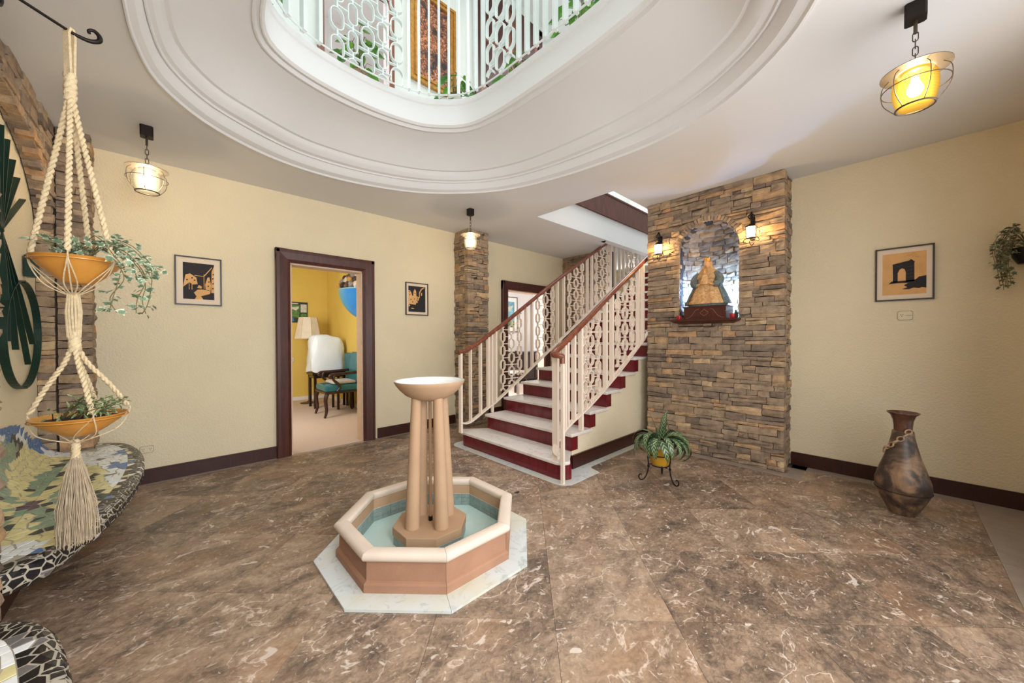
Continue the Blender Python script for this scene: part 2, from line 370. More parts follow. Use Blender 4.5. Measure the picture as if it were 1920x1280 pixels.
# ---------------------------------------------------------------- ceiling with coffered oval and stair opening
def polar(pts, c, n=120):
    P = catmull([(x, y, 0) for x, y in pts], True, 10); A = sorted([(math.atan2(p.y-c[1], p.x-c[0]), (p.xy-V(c)).length) for p in P]); out = []
    for i in range(n):
        a = -PI+2*PI*(i+.5)/n; k = 0
        while k < len(A) and A[k][0] < a: k += 1
        a0, r0 = A[k-1] if k > 0 else (A[-1][0]-2*PI, A[-1][1]); a1, r1 = A[k] if k < len(A) else (A[0][0]+2*PI, A[0][1])
        t = (a-a0)/(a1-a0) if a1 > a0 else 0; rr = r0+(r1-r0)*t; out.append((c[0]+rr*cos(a), c[1]+rr*sin(a)))
    return out
OC = (1.25, 1.8)
O_ = polar([(2.171, .24), (2.442, .462), (2.685, .802), (2.80, 1.214), (2.80, 1.668), (2.729, 2.206), (2.547, 2.767), (2.196, 3.225), (1.795, 3.522), (1.214, 3.698), (.678, 3.667), (.235, 3.43), (-.039, 3.076), (-.132, 2.729), (-.155, 2.416), (-.16, 1.9), (-.14, 1.3), (-.04, .8), (.2, .4), (.6, .12), (1.1, .0), (1.7, .04)], OC)
k1 = 1.1
M_ = polar([(x*k1, y*k1) for x, y in [(1.987, .47), (2.17, .68), (2.291, 1.0), (2.351, 1.405), (2.298, 2.153), (2.15, 2.58), (1.934, 2.84), (1.65, 3.03), (1.303, 3.148), (1.0, 3.185), (.727, 3.164), (.43, 3.03), (.2, 2.885), (.03, 2.624), (-.02, 2.298), (-.03, 1.9), (-.02, 1.3), (.08, .8), (.3, .5), (.62, .3), (1.05, .22), (1.5, .26)]], OC)
k2 = 1.95/1.546
I_ = polar([(x*k2, y*k2) for x, y in [(1.56, .72), (1.605, .95), (1.622, 1.25), (1.623, 1.519), (1.612, 1.85), (1.566, 2.095), (1.441, 2.248), (1.281, 2.345), (.991, 2.392), (.658, 2.361), (.44, 2.27), (.345, 2.115), (.325, 1.8), (.33, 1.3), (.36, .95), (.46, .72), (.75, .6), (1.1, .57), (1.4, .61)]], OC)
NP = len(O_)
def lerp2(A, B, t): return [(a[0]+(b[0]-a[0])*t, a[1]+(b[1]-a[1])*t) for a, b in zip(A, B)]
def loft(rings):
    m_ = MB(); vs = [(x, y, z) for R, z in rings for x, y in R]; fs = []
    for j in range(len(rings)-1):
        for i in range(NP): fs.append((j*NP+i, j*NP+(i+1) % NP, (j+1)*NP+(i+1) % NP, (j+1)*NP+i))
    return m_.add(vs, fs)
def filled(outer_rects, holes, z):
    """planar face with holes through bmesh triangle fill"""
    bm = bmesh.new(); es = []
    for loop in [outer_rects]+holes:
        vv = [bm.verts.new((x, y, z)) for x, y in loop]; es += [bm.edges.new((vv[i], vv[(i+1) % len(vv)])) for i in range(len(vv))]
    bmesh.ops.triangle_fill(bm, use_beauty=True, edges=es); bm.verts.index_update()
    m_ = MB().add([v.co[:] for v in bm.verts], [[v.index for v in f_.verts] for f_ in bm.faces]); bm.free(); return m_
SH = [(3.40, 2.03), (3.40, 3.12), (5.03, 3.12), (5.30, 3.43), (5.7, 3.47), (8.15, 3.47), (8.15, 2.03)]
OUT = [(-.9, -.9), (8.2, -.9), (8.2, 4.56), (-.9, 4.56)]
mb = filled(OUT, [O_, SH], CZ); mb2 = filled(OUT, [I_, SH], ZF2)
mb.add(mb2.v, mb2.f)
for i in range(len(SH)):
    a, b = SH[i], SH[(i+1) % len(SH)]; mb.add([(a[0], a[1], CZ), (b[0], b[1], CZ), (b[0], b[1], ZF2), (a[0], a[1], ZF2)], [(0, 1, 2, 3)])
struct('ceiling', mb=mb, mats='ceil', label='white plaster ceiling around the oval opening', cat='ceiling')
mz = 1.25+1.546*k1
mb = loft([(O_, CZ), (lerp2(O_, M_, .04), CZ-.012), (lerp2(O_, M_, .10), CZ-.012), (lerp2(O_, M_, .14), CZ+.004), (lerp2(O_, M_, .18), CZ+.006),
           (lerp2(O_, M_, .34), CZ+.02), (lerp2(O_, M_, .46), CZ+.05), (lerp2(O_, M_, .52), CZ+.085), (lerp2(O_, M_, .54), CZ+.078), (lerp2(O_, M_, .60), CZ+.078), (lerp2(O_, M_, .63), CZ+.092),
           (lerp2(O_, M_, .78), CZ+.100), (lerp2(O_, M_, .92), CZ+.125), (lerp2(O_, M_, .985), mz-.012), (M_, mz-.004), (lerp2(M_, I_, .015), mz+.012), (lerp2(M_, I_, .06), mz+.016),
           (lerp2(M_, I_, .2), mz+.085), (lerp2(M_, I_, .4), mz+.150), (lerp2(M_, I_, .6), mz+.195), (lerp2(M_, I_, .84), mz+.222), (lerp2(M_, I_, .845), mz+.212), (lerp2(M_, I_, .875), mz+.212), (lerp2(M_, I_, .90), mz+.238), (lerp2(M_, I_, .935), mz+.240), (lerp2(M_, I_, .94), mz+.232), (lerp2(M_, I_, .965), mz+.232), (I_, 3.2)])
struct('trim_1', mb=mb, mats='ceil', smooth=25, label='white plaster moulding and cove around the oval opening', cat='moulding')
grow = lambda d: [(p[0]-(p[0]-OC[0])*d/max(.2, math.hypot(p[0]-OC[0], p[1]-OC[1])), p[1]-(p[1]-OC[1])*d/max(.2, math.hypot(p[0]-OC[0], p[1]-OC[1]))) for p in I_]
mb = loft([(I_, 3.2), (I_, ZF2-.05), (grow(.012), ZF2-.042), (grow(.018), ZF2-.02), (grow(.014), ZF2+.004), (grow(-.02), ZF2+.012), (grow(-.10), ZF2+.012), (grow(-.10), ZF2)])
struct('trim_2', mb=mb, mats='kerb', smooth=25, label='white rounded kerb of the oval opening upstairs', cat='moulding')
# stair opening upstairs: beam, dark wood beam, upper glazing
struct('trim_3', mb=MB().box((5.03, 3.12, CZ), (8.15, 3.24, ZF2)), mats='ceil', label='white beam over the upper stair flight', cat='beam')
mb = MB().box((3.405, 3.095, 3.18), (8.1, 3.119, 3.50)).box((3.405, 3.085, 3.155), (8.1, 3.119, 3.185)).box((3.405, 3.085, 3.495), (8.1, 3.119, 3.52))
tr = struct('trim_4', mb=mb, mats='beamwood', label='dark carved wooden beam edging the upper landing over the stairs', cat='beam')
# ---------------------------------------------------------------- upper floor shell
UZ = 7.0
D3 = (1.26, 2.06, 5.62)
mb = MB()
for a, b, z0, z1 in ((-.9, D3[0], ZF2, UZ), (D3[0], D3[1], D3[2], UZ), (D3[1], 8.2, ZF2, UZ)): mb.box((a, YW, z0), (b, YW+.12, z1))
struct('wall_upper_left', mb=mb, mats='pale', label='pale upper landing wall with the gold framed painting', cat='wall')
struct('wall_upper_right', mb=MB().box((XW+2.2, -.9, ZF2), (XW+2.34, 2.0, UZ)), mats='pale', label='pale upper landing wall to the right', cat='wall')
struct('wall_upper_back', mb=MB().box((-.9, -1.0, ZF2), (8.2, -.9, UZ)), mats='pale', label='pale upper landing wall above the garden doors', cat='wall')
struct('wall_upper_near', mb=MB().box((-1.0, -1.0, ZF2), (-.9, 4.56, UZ)), mats='pale', label='pale upper landing wall above the mosaic bench', cat='wall')
SKY = [(-.3, -.3), (2.9, -.3), (2.9, 3.8), (-.3, 3.8)]; SKY2 = [(3.9, 1.6), (7.9, 1.6), (7.9, 3.7), (3.9, 3.7)]
mb = filled(OUT, [SKY, SKY2], UZ); mb2 = filled(OUT, [SKY, SKY2], UZ+.2); mb.add(mb2.v, mb2.f)
struct('ceiling_upper', mb=mb, mats='ceil', label='white upper ceiling with two skylights', cat='ceiling')
for nm, Q in (('window_2', SKY), ('window_3', SKY2)):
    fr = struct(nm, mb=MB().box((Q[0][0]-.05, Q[0][1]-.05, UZ+.2), (Q[2][0]+.05, Q[0][1], UZ+.28)).box((Q[0][0]-.05, Q[2][1], UZ+.2), (Q[2][0]+.05, Q[2][1]+.05, UZ+.28)), mats='railblue', label='skylight frame', cat='window')
    for k in range(1, 5):
        x = Q[0][0]+(Q[1][0]-Q[0][0])*k/5; MB().box((x-.02, Q[0][1], UZ+.2), (x+.02, Q[2][1], UZ+.27)).build('glazing_bar', 'railblue', fr)
    for k in range(5):
        xa, xb = Q[0][0]+(Q[1][0]-Q[0][0])*k/5+.021, Q[0][0]+(Q[1][0]-Q[0][0])*(k+1)/5-.021; MB().box((xa, Q[0][1]+.001, UZ+.225), (xb, Q[2][1]-.001, UZ+.231)).build('pane', 'glass', fr)
# upper doorway with bright room behind
d3 = struct('door_3', (D3[0], YW, ZF2), label='brown framed doorway on the upper landing', cat='doorway')
for xa, xb in ((D3[0]-.05, D3[0]+.02), (D3[1]-.02, D3[1]+.05)): MB().box((xa, YW-.03, ZF2), (xb, YW+.14, D3[2])).build('side_casing', 'brownwood', d3)
MB().box((D3[0]-.05, YW-.03, D3[2]), (D3[1]+.05, YW+.14, D3[2]+.07)).build('head_casing', 'brownwood', d3)
struct('wall_upper_room', mb=MB().box((.2, 7.0, ZF2), (4.0, 7.1, UZ)).box((.1, YW+.12, ZF2), (.2, 7.1, UZ)).box((4.0, YW+.12, ZF2), (4.1, 7.1, UZ)).box((.1, YW+.12, ZF2-.1), (4.1, 7.1, ZF2)).box((.1, YW+.12, UZ), (4.1, 7.1, UZ+.1)), mats='white_wall', label='white room behind the upper doorway', cat='wall')
d4 = struct('door_4', (3.5, YW, ZF2), label='tall dark brown double door on the upper landing right of the painting', cat='door')
for k in range(2):
    x = 3.52+k*.66; o = MB().box((x, YW-.035, ZF2+.02), (x+.64, YW-.001, 6.7)).build('door_leaf', 'brownwood', d4)
    for q in range(4):
        MB().box((x+.09, YW-.05, ZF2+.2+q*.80), (x+.55, YW-.035, ZF2+.88+q*.80)).build('door_panel', 'wood', o)
MB().box((3.42, YW-.045, ZF2), (3.51, YW, 6.78)).build('side_casing', 'wood', d4); MB().box((4.85, YW-.045, ZF2), (4.94, YW, 6.78)).build('side_casing', 'wood', d4)
MB().box((3.42, YW-.045, 6.7), (4.94, YW, 6.8)).build('head_casing', 'wood', d4)

# ---------------------------------------------------------------- side rooms
struct('wall_yellow_back', mb=MB().box((-.2, 8.3, 0), (2.55, 8.4, 2.8)), mats='yellow', label='yellow wall with poster and socket seen through the doorway', cat='wall')
struct('wall_yellow_right', mb=MB().box((2.42, YW+.13, 0), (2.52, 8.3, 2.8)), mats='yellow', label='yellow wall beside the armchair', cat='wall')
struct('wall_yellow_left', mb=MB().box((-.2, YW+.13, 0), (-.1, 8.3, 2.8)), mats='yellow', label='yellow wall hidden left of the doorway', cat='wall')
struct('ceiling_yellow_room', mb=MB().box((-.2, YW+.13, 2.8), (2.52, 8.4, 2.88)), mats='white_wall', label='ceiling of the yellow room', cat='ceiling')
struct('floor_yellow_room', mb=MB().box((-.2, YW+.0, -.12), (2.52, 8.4, .0006)), mats='carpet', label='beige carpet floor of the yellow room', cat='floor')
struct('baseboard_yellow_back', mb=MB().box((-.1, 8.285, .001), (2.42, 8.3, .07)), mats='white_wall'); struct('baseboard_yellow_right', mb=MB().box((2.405, 4.6, .001), (2.42, 8.285, .07)), mats='white_wall')
struct('wall_parlour_back', mb=MB().box((2.55, 7.6, 0), (8.2, 7.7, 2.8)), mats='white_wall', label='white wall with picture seen through the far doorway', cat='wall')
struct('wall_parlour_left', mb=MB().box((2.53, 4.57, 0), (2.60, 7.6, 2.8)), mats='white_wall', label='white wall left in the far room', cat='wall')
struct('wall_parlour_right', mb=MB().box((8.1, 4.57, 0), (8.2, 7.6, 2.8)), mats='white_wall', label='white wall right in the far room', cat='wall')
struct('ceiling_parlour', mb=MB().box((2.55, 4.57, 2.8), (8.2, 7.7, 2.88)), mats='white_wall', label='ceiling of the far room', cat='ceiling')
struct('floor_parlour', mb=MB().box((2.53, YW, -.12), (8.2, 7.7, .0004)), mats='carpet', label='pale floor of the far room', cat='floor')

# ---------------------------------------------------------------- stones
vr = random.Random(11)
def stone_variant():
    m_ = MB(); nx, nz = 3, 3; fr = []
    cj = [[(vr.uniform(-.014, .014), vr.uniform(-.09, .09)) for _ in range(nz)] for _ in range(nx)]
    for k in range(nz):
        for i in range(nx):
            edge = i in (0, nx-1) or k in (0, nz-1)
            fr.append((-.5+i/2+cj[i][k][0]*(1 if edge else 2), -vr.uniform(.06, .22) if edge else -vr.uniform(0, .12), -.5+k/2+cj[i][k][1]*(1 if edge else 1.6)))
    fs = [(k*nx+i, k*nx+i+1, (k+1)*nx+i+1, (k+1)*nx+i) for k in range(nz-1) for i in range(nx-1)]
    ring = [0, 1, 2, 5, 8, 7, 6, 3]; b = len(fr)
    back = [(fr[q][0]*1.0, -1, fr[q][2]) for q in ring]
    fs += [(ring[i], b+i, b+(i+1) % 8, ring[(i+1) % 8]) for i in range(8)]
    return m_.add(fr+back, fs)
SV = [stone_variant() for _ in range(26)]; SVM = [v_.mesh('stone', 'stone') for v_ in SV]
def courses(u0, u1, z0, z1, rg, excl=None, hmin=.034, hmax=.075, lmin=.07, lmax=.30):
    out = []; z = z0
    while z < z1-.01:
        h = rg.uniform(hmin, hmax)
        if z1-(z+h) < hmin*.8: h = z1-z
        spans = [(u0, u1)]
        if excl:
            e = excl(z+h/2)
            if e:
                spans = [s_ for s_ in ((u0, min(u1, e[0])), (max(u0, e[1]), u1)) if s_[1]-s_[0] > .015]
        for a, b in spans:
            x = a
            while x < b-.005:
                L = rg.uniform(lmin, lmax)*(.7+h*6)
                if b-(x+L) < lmin*.7: L = b-x
                L = min(L, b-x)
                if h > .058 and rg.random() < .22:
                    t = rg.uniform(.4, .6); out.append((x, x+L, z, z+h*t)); out.append((x, x+L, z+h*t, z+h))
                else: out.append((x, x+L, z, z+h))
                x += L
        z += h
    return out
def stone_list(rects, P0, U, N, depth, rg, proud=.02, gap=.0045):
    """-> list of (area, matrix)"""
    out = []; U = V(U); N = V(N); P0 = V(P0); Zv = V((0, 0, 1))
    for a, b, c_, d in rects:
        pr = rg.uniform(-.006, proud); tilt = rg.uniform(-.025, .025) if b-a < .22 else rg.uniform(-.01, .01)
        ctr = P0+U*(a+b)/2+N*pr; ctr.z = P0.z+(c_+d)/2
        X = (U+Zv*tilt)*max(.006, b-a-gap); Z = (Zv-U*tilt)*max(.006, d-c_-gap); Y = N*(depth+pr)
        m = Matrix(((X.x, Y.x, Z.x, ctr.x), (X.y, Y.y, Z.y, ctr.y), (X.z, Y.z, Z.z, ctr.z), (0, 0, 0, 1)))
        out.append(((b-a)*(d-c_), m))
    return out
def put_stones(root, L, rg, limit=300, near=None):
    L = sorted(L, key=lambda q: -q[0])
    for ar, m in L[:limit]: inst('stone', rg.choice(SVM), root, m)
    if len(L) > limit:
        mb = MB()
        for ar, m in L[limit:]:
            v_ = rg.choice(SV); mb.add([m @ V(p) for p in v_.v], v_.f)
        mb.build('small_stones', 'stone_many', root, stuff=True)
# --- pillar with the shrine niche
rg = random.Random(21)
PX, PY0, PY1 = 4.08, .68, 1.99
pil = thing('stone_pillar', 'broad ledge stone pillar with an arched shrine niche', 'pillar', (PX, (PY0+PY1)/2, 0), 'ledge stone pillars')
NC, NR, NZ0, NZS = 1.335, .285, 1.43, 2.18
def nicheex(z):
    if z < NZ0: return None
    if z < NZS: return (PY1-(NC+NR), PY1-(NC-NR))
    d = z-NZS
    if d >= NR: return None
    q = math.sqrt(NR*NR-d*d); return (PY1-(NC+q), PY1-(NC-q))
L = stone_list(courses(0, PY1-PY0, 0.002, CZ-.002, rg, nicheex), (PX, PY1, 0), (0, -1, 0), (-1, 0, 0), .10, rg)
L += stone_list(courses(0, XW-PX-.085, 0.002, CZ-.002, rg, None, lmax=.2), (PX+.085, PY0, 0), (1, 0, 0), (0, -1, 0), .08, rg, .008)
L += stone_list(courses(0, XW-PX-.085, 0.002, CZ-.002, rg, None, lmax=.2), (XW, PY1, 0), (-1, 0, 0), (0, 1, 0), .08, rg)
put_stones(pil, L, rg)
mb = MB(); xb = XW-.002; xf = PX+.03
mb.box((xf, PY0+.03, 0), (xb, PY1-.03, NZ0)); mb.box((xf, NC+NR+.0, NZ0), (xb, PY1-.03, CZ)); mb.box((xf, PY0+.03, NZ0), (xb, NC-NR, CZ))
mb.box((xf, NC-NR, NZS+NR+.005), (xb, NC+NR, CZ))
for sg in (-1, 1):
    for k in range(8):
        a0, a1 = PI/2*k/8, PI/2*(k+1)/8
        mb.prism([(xf, NC+sg*NR*cos(a0), NZS+NR*sin(a0)), (xf, NC+sg*NR, NZS+NR*sin(a0)), (xf, NC+sg*NR, NZS+NR*sin(a1)+.006), (xf, NC+sg*NR*cos(a1), NZS+NR*sin(a1))], (xb-xf, 0, 0))
mb.build('core', 'mortar', pil)
# niche lining: stones on a half round back and a quarter dome
L = []; z = NZ0
while z < NZS+NR-.03:
    h = rg.uniform(.04, .065); zc = z+h/2; q = NR if zc < NZS else math.sqrt(max(0, NR*NR-(zc-NZS)**2))
    a = 0
    while a < PI and q > .04:
        da = min(PI-a, rg.uniform(.08, .16)/q); am = a+da/2
        P = V((PX+.05+q*.98*sin(am)*.98, NC+q*cos(am), 0)); N = V((-sin(am), -cos(am), 0)); U = V((cos(am)*-1, sin(am), 0))*-1
        U = N.cross(V((0, 0, 1))) * -1
        L += stone_list([(-q*da/2, q*da/2, z, z+h)], P, U, N, .05, rg, .012)
        a += da
    z += h
for s_ in (-1, 1):
    z = NZ0
    while z < NZS:
        h = rg.uniform(.04, .07); L += stone_list([(-.03, .03, z, z+h)], (PX+.04, NC+s_*NR, 0), (s_, 0, 0), (0, -s_, 0), .03, rg, .006); z += h
for k in range(30):                          # soffit stones round the mouth of the niche
    a = PI*(k+.5)/30; P = V((PX+.035, NC+NR*cos(a), NZS+NR*sin(a))); T = V((0, -sin(a), cos(a))); N = V((0, -cos(a), -sin(a))); hl = NR*PI/30-.003; ctr = P+N*rg.uniform(-.003, .004)
    X = V((.085, 0, 0)); Y = N*.055; Z = T*hl; L.append((.001, Matrix(((X.x, Y.x, Z.x, ctr.x), (X.y, Y.y, Z.y, ctr.y), (X.z, Y.z, Z.z, ctr.z), (0, 0, 0, 1)))))
put_stones(pil, L, rg, 0)
m_ = MB(); nv = 14
prof = [(sin(PI*k/nv)*(NR+.02), cos(PI*k/nv)*(NR+.02)) for k in range(nv+1)]
vs = [(PX+.05+a, NC+b, z) for z in (NZ0-.005, NZS) for a, b in prof]; fs = [(k, k+1, nv+2+k, nv+1+k) for k in range(nv)]
m_.add(vs, fs)
for j in range(6):
    a0, a1 = PI/2*j/6, PI/2*(j+1)/6
    vs = [(PX+.05+a*cos(q), NC+b*cos(q), NZS+(NR+.02)*sin(q)) for q in (a0, a1) for a, b in prof]; m_.add(vs, fs)
m_.build('niche_lining', 'stone', pil)

# --- middle pillar by the stairs
pil2 = thing('stone_pillar', 'narrow ledge stone pillar between the two doorways behind the pendant lamp', 'pillar', (3.22, 4.3, 0), 'ledge stone pillars')
L = stone_list(courses(0, .38, .002, CZ-.002, rg, lmax=.2), (3.41, 4.1, 0), (-1, 0, 0), (0, -1, 0), .09, rg) if False else stone_list(courses(0, .38, .002, CZ-.002, rg, lmax=.2), (3.03, 4.1, 0), (1, 0, 0), (0, -1, 0), .09, rg)
L += stone_list(courses(0, .26, .002, CZ-.002, rg, lmax=.2), (3.03, YW, 0), (0, -1, 0), (-1, 0, 0), .08, rg)
put_stones(pil2, L, rg); MB().box((3.05, 4.12, 0), (3.39, YW-.002, CZ)).build('core', 'mortar', pil2)
# --- stone wall end behind the stairs
pil3 = thing('stone_pillar', 'dark ledge stone pillar in the far corner behind the stair railing', 'pillar', (5.7, 3.95, 0), 'ledge stone pillars')
L = stone_list(courses(0, 1.0, .002, CZ-.002, rg), (5.56, YW, 0), (0, -1, 0), (-1, 0, 0), .09, rg)
put_stones(pil3, L, rg, 300); MB().box((5.585, 3.46, 0), (5.9, YW-.002, CZ)).build('core', 'mortar', pil3)
# --- arched niche wall with the bench
WA = -.61; NB = -.70; A0, A1 = 2.16, 4.17; AC = (A0+A1)/2; AR = (A1-A0)/2; AZS, AH = 1.95, .62
def archz(y): return AZS+AH*math.sqrt(max(0, 1-((y-AC)/AR)**2))
def archex(z):
    if z < AZS: return (4.17-A1, 4.17-A0)
    q = 1-((z-AZS)/AH)**2
    return None if q <= 0 else (4.17-(AC+AR*math.sqrt(q)), 4.17-(AC-AR*math.sqrt(q)))
pil4 = thing('stone_wall', 'ledge stone wall with an arched niche above the mosaic bench', 'wall', (WA, AC, 0))
L = stone_list(courses(0, 4.17-1.86, AZS-.35, CZ-.002, rg, archex, lmax=.24), (WA, 4.17, 0), (0, -1, 0), (1, 0, 0), .06, rg)
L += stone_list(courses(0, WA-NB-.004, .002, AZS+.1, rg, lmin=.08, lmax=.2), (NB, A1, 0), (1, 0, 0), (0, -1, 0), .06, rg, .01)
L += stone_list(courses(0, .17, .002, CZ-.002, rg, lmin=.08, lmax=.2), (WA+.004, A1, 0), (1, 0, 0), (0, -1, 0), .09, rg, .016)
L += stone_list(courses(0, YW-A1-.08, .002, CZ-.002, rg, lmin=.08, lmax=.2), (-.435, A1+.08, 0), (0, 1, 0), (1, 0, 0), .08, rg, .006)
# near pillar: faces towards the room and both niches
L += stone_list(courses(0, .32, .002, CZ-.002, rg, lmin=.08, lmax=.2), (-.43, 2.16, 0), (0, -1, 0), (1, 0, 0), .09, rg, .01)
L += stone_list(courses(0, .24, .002, CZ-.002, rg, lmin=.08, lmax=.2), (-.45, 2.165, 0), (-1, 0, 0), (0, 1, 0), .06, rg, .004)
L += stone_list(courses(0, .16, .002, CZ-.002, rg, lmin=.08, lmax=.2), (WA, 1.84, 0), (1, 0, 0), (0, -1, 0), .06, rg, .01)
L += stone_list(courses(0, 2.6, .002, CZ-.002, rg, lmax=.3), (WA, 1.84, 0), (0, -1, 0), (1, 0, 0), .06, rg)
# soffit stones of the arch
n_ = 46
for k in range(n_):
    a = PI*(k+.5)/n_; P = V((0, AC+AR*cos(a), AZS+AH*sin(a))); T = V((0, -AR*sin(a), AH*cos(a))); sl = T.length*PI/n_; T.normalize(); N = V((0, T.z, -T.y))
    if N.dot(V((0, AC, AZS))-P) < 0: N = -N
    X = V((WA-NB-.012, 0, 0)); Y = N*.05; Z = T*(sl-.004); ctr = V(((WA+NB)/2, P.y, P.z))+N*rg.uniform(-.004, .012)
    L.append((sl*.09+.01, Matrix(((X.x, Y.x, Z.x, ctr.x), (X.y, Y.y, Z.y, ctr.y), (X.z, Y.z, Z.z, ctr.z), (0, 0, 0, 1)))))
# nearest seen stones first: those beyond y = 2 on the far side of the bench and over the arch
vis = [q for q in L if q[1].translation.y > 2.1]; rest = [q for q in L if q[1].translation.y <= 2.1]
put_stones(pil4, vis, rg, 300); put_stones(pil4, rest, rg, 0)
mb = MB().box((WA-.3, A1+.03, 0), (-.465, YW-.002, CZ)).box((WA-.3, 1.87, 0), (-.46, A0-.03, CZ)).box((-.9, -.75, 0), (WA-.02, 1.87, CZ))
ys = [A0-.03+(A1-A0+.06)*k/24 for k in range(25)]
for a, b in zip(ys, ys[1:]): 
    za, zb = archz(a)+.03, archz(b)+.03; mb.prism([(WA-.02, a, za), (WA-.02, b, zb), (WA-.02, b, CZ), (WA-.02, a, CZ)], (-.28, 0, 0))
mb.build('core', 'mortar', pil4)
struct('wall_niche', mb=MB().box((NB-.1, A0-.02, 0), (NB, A1+.02, 2.75)), mats='nichewall', label='cream plaster back of the arched bench niche', cat='wall')

# ---------------------------------------------------------------- staircase
ST = thing('staircase', 'staircase with white marble treads and oxblood tiled risers', 'stairs', (2.46, 2.7, 0))
X0, GO, RI, NS = 2.455, .303, .169, 18
YR, YL = 2.10, 3.34
def first_outline(off):                     # rounded ends of the wide bottom step (plan)
    pts = []; xa = X0-off; r_ = .10
    pts.append((X0+.30, 2.10)); pts.append((X0+.17, 2.02-off*.3))
    for k in range(7): a = PI/2*k/6; pts.append((xa+r_-r_*sin(a), 1.945-off*.4+r_-r_*cos(a)))
    for k in range(7): a = PI/2*k/6; pts.append((xa+r_-r_*cos(a), 3.50+off*.4-r_+r_*sin(a)))
    pts.append((X0+.17, 3.43+off*.3)); pts.append((X0+.30, 3.34)); return pts
for k in range(NS):
    xa = X0+GO*k; z0 = RI*k; z1 = z0+RI
    if k == 0:
        ol = first_outline(-.008); st = MB().prism([(x, y, .002) for x, y in ol], (0, 0, z1-.034)).build('step', 'riser', ST)
        MB().prism([(x, y, z1-.031) for x, y in first_outline(.028)], (0, 0, .031)).build('tread', 'tread', st, bevel=.008)
        per = first_outline(0); seg = []
        acc = 0
        P = [V((x, y, 0)) for x, y in per]
        for a, b in zip(P, P[1:]):
            n_ = max(1, round((b-a).length/.104)) if (b-a).length > .06 else 1
            for q in range(n_): seg.append((a.lerp(b, q/n_), a.lerp(b, (q+1)/n_)))
        for a, b in seg:
            t = (b-a).normalized(); nn = V((-t.y, t.x, 0)); nn = -nn if nn.dot((a+b)/2-V((X0+.6, 2.7, 0))) < 0 else nn
            MB().prism([a+t*.0006+V((0, 0, .003)), b-t*.0006+V((0, 0, .003)), b-t*.0006-nn*.012+V((0, 0, .003)), a+t*.0006-nn*.012+V((0, 0, .003))], (0, 0, z1-.036)).build('riser_tile', 'riser', st)
        continue
    # body of the step, its side shown as stucco
    st = MB().box((xa+.010, YR+.002, z0 if k else 0), (xa+GO+.01, YL-.002, z1-.03)).build('step', 'stucco', ST)
    MB().box((xa-.028, YR-.03, z1-.031), (xa+GO+.009, YL+.03, z1)).build('tread', 'tread', st, bevel=.007 if k < 10 else 0)
    n_ = 12; wdt = (YL-YR)/n_
    for q in range(n_):
        MB().box((xa, YR+wdt*q+.0006, z0+.001), (xa+.010, YR+wdt*(q+1)-.0006, z1-.032)).build('riser_tile', 'riser', st)
    for ysd in ((YR-.004, YR+.002), (YL-.002, YL+.004)):
        MB().box((xa, ysd[0], z0+.001), (xa+.10, ysd[1], z1-.032)).build('riser_tile', 'riser', st)
mb = MB()
poly = [(X0+.42, 0.0015)]+[(X0+GO*1+.012, RI*1-.001)]+[q for k in range(1, NS) for q in ((X0+GO*k+.012, RI*k-.001), (X0+GO*(k+1)+.012, RI*k-.001))]+[(X0+GO*NS, 0.0015)]
poly = [(X0+.02, .0015)]+[(X0+GO*k+.012, RI*k-.002) for k in range(1, NS+1)]+[(X0+GO*NS+.01, .0015)]
for k in range(1, NS):
    mb.box((X0+GO*k+.012, YR+.004, .0015), (X0+GO*(k+1)+.012, YL-.004, RI*k-.001))
mb.build('side_wall', 'stucco', ST)
MB().box((X0+.30, YR-.022, .0016), (7.9, YR+.003, .115)).box((X0+.30, YR-.016, .115), (7.9, YR+.003, .126)).build('side_baseboard', 'base', ST)
MB().box((X0+.30, YL-.003, .0016), (7.9, YL+.022, .115)).build('side_baseboard', 'base', ST)
# pale marble surround on the floor along the foot of the stairs
def surround(off, z):
    r_ = .13; xa = X0-off; o = []
    o += [(4.05, YR-.01), (4.05, YR-.10), (X0+.50, YR-.10)]
    for k in range(7): a = PI*k/6*.5; o.append((X0+.50-.05*sin(a)*1.0, YR-.10-.05*(1-cos(a))))
    o += [(X0+.42, 1.945-off)]
    for k in range(7): a = PI/2*k/6; o.append((xa+r_-r_*sin(a), 1.945-off+r_-r_*cos(a)))
    for k in range(7): a = PI/2*k/6; o.append((xa+r_-r_*cos(a), 3.50+off-r_+r_*sin(a)))
    o += [(X0+.5, 3.5+off), (X0+.5, YR-.01)]
    return o
sur = struct('trim_5', mb=MB().prism([(x, y, -.001) for x, y in surround(.085, 0)], (0, 0, .0025)), mats='plinth', label='pale marble strip set in the floor round the bottom step', cat='trim')

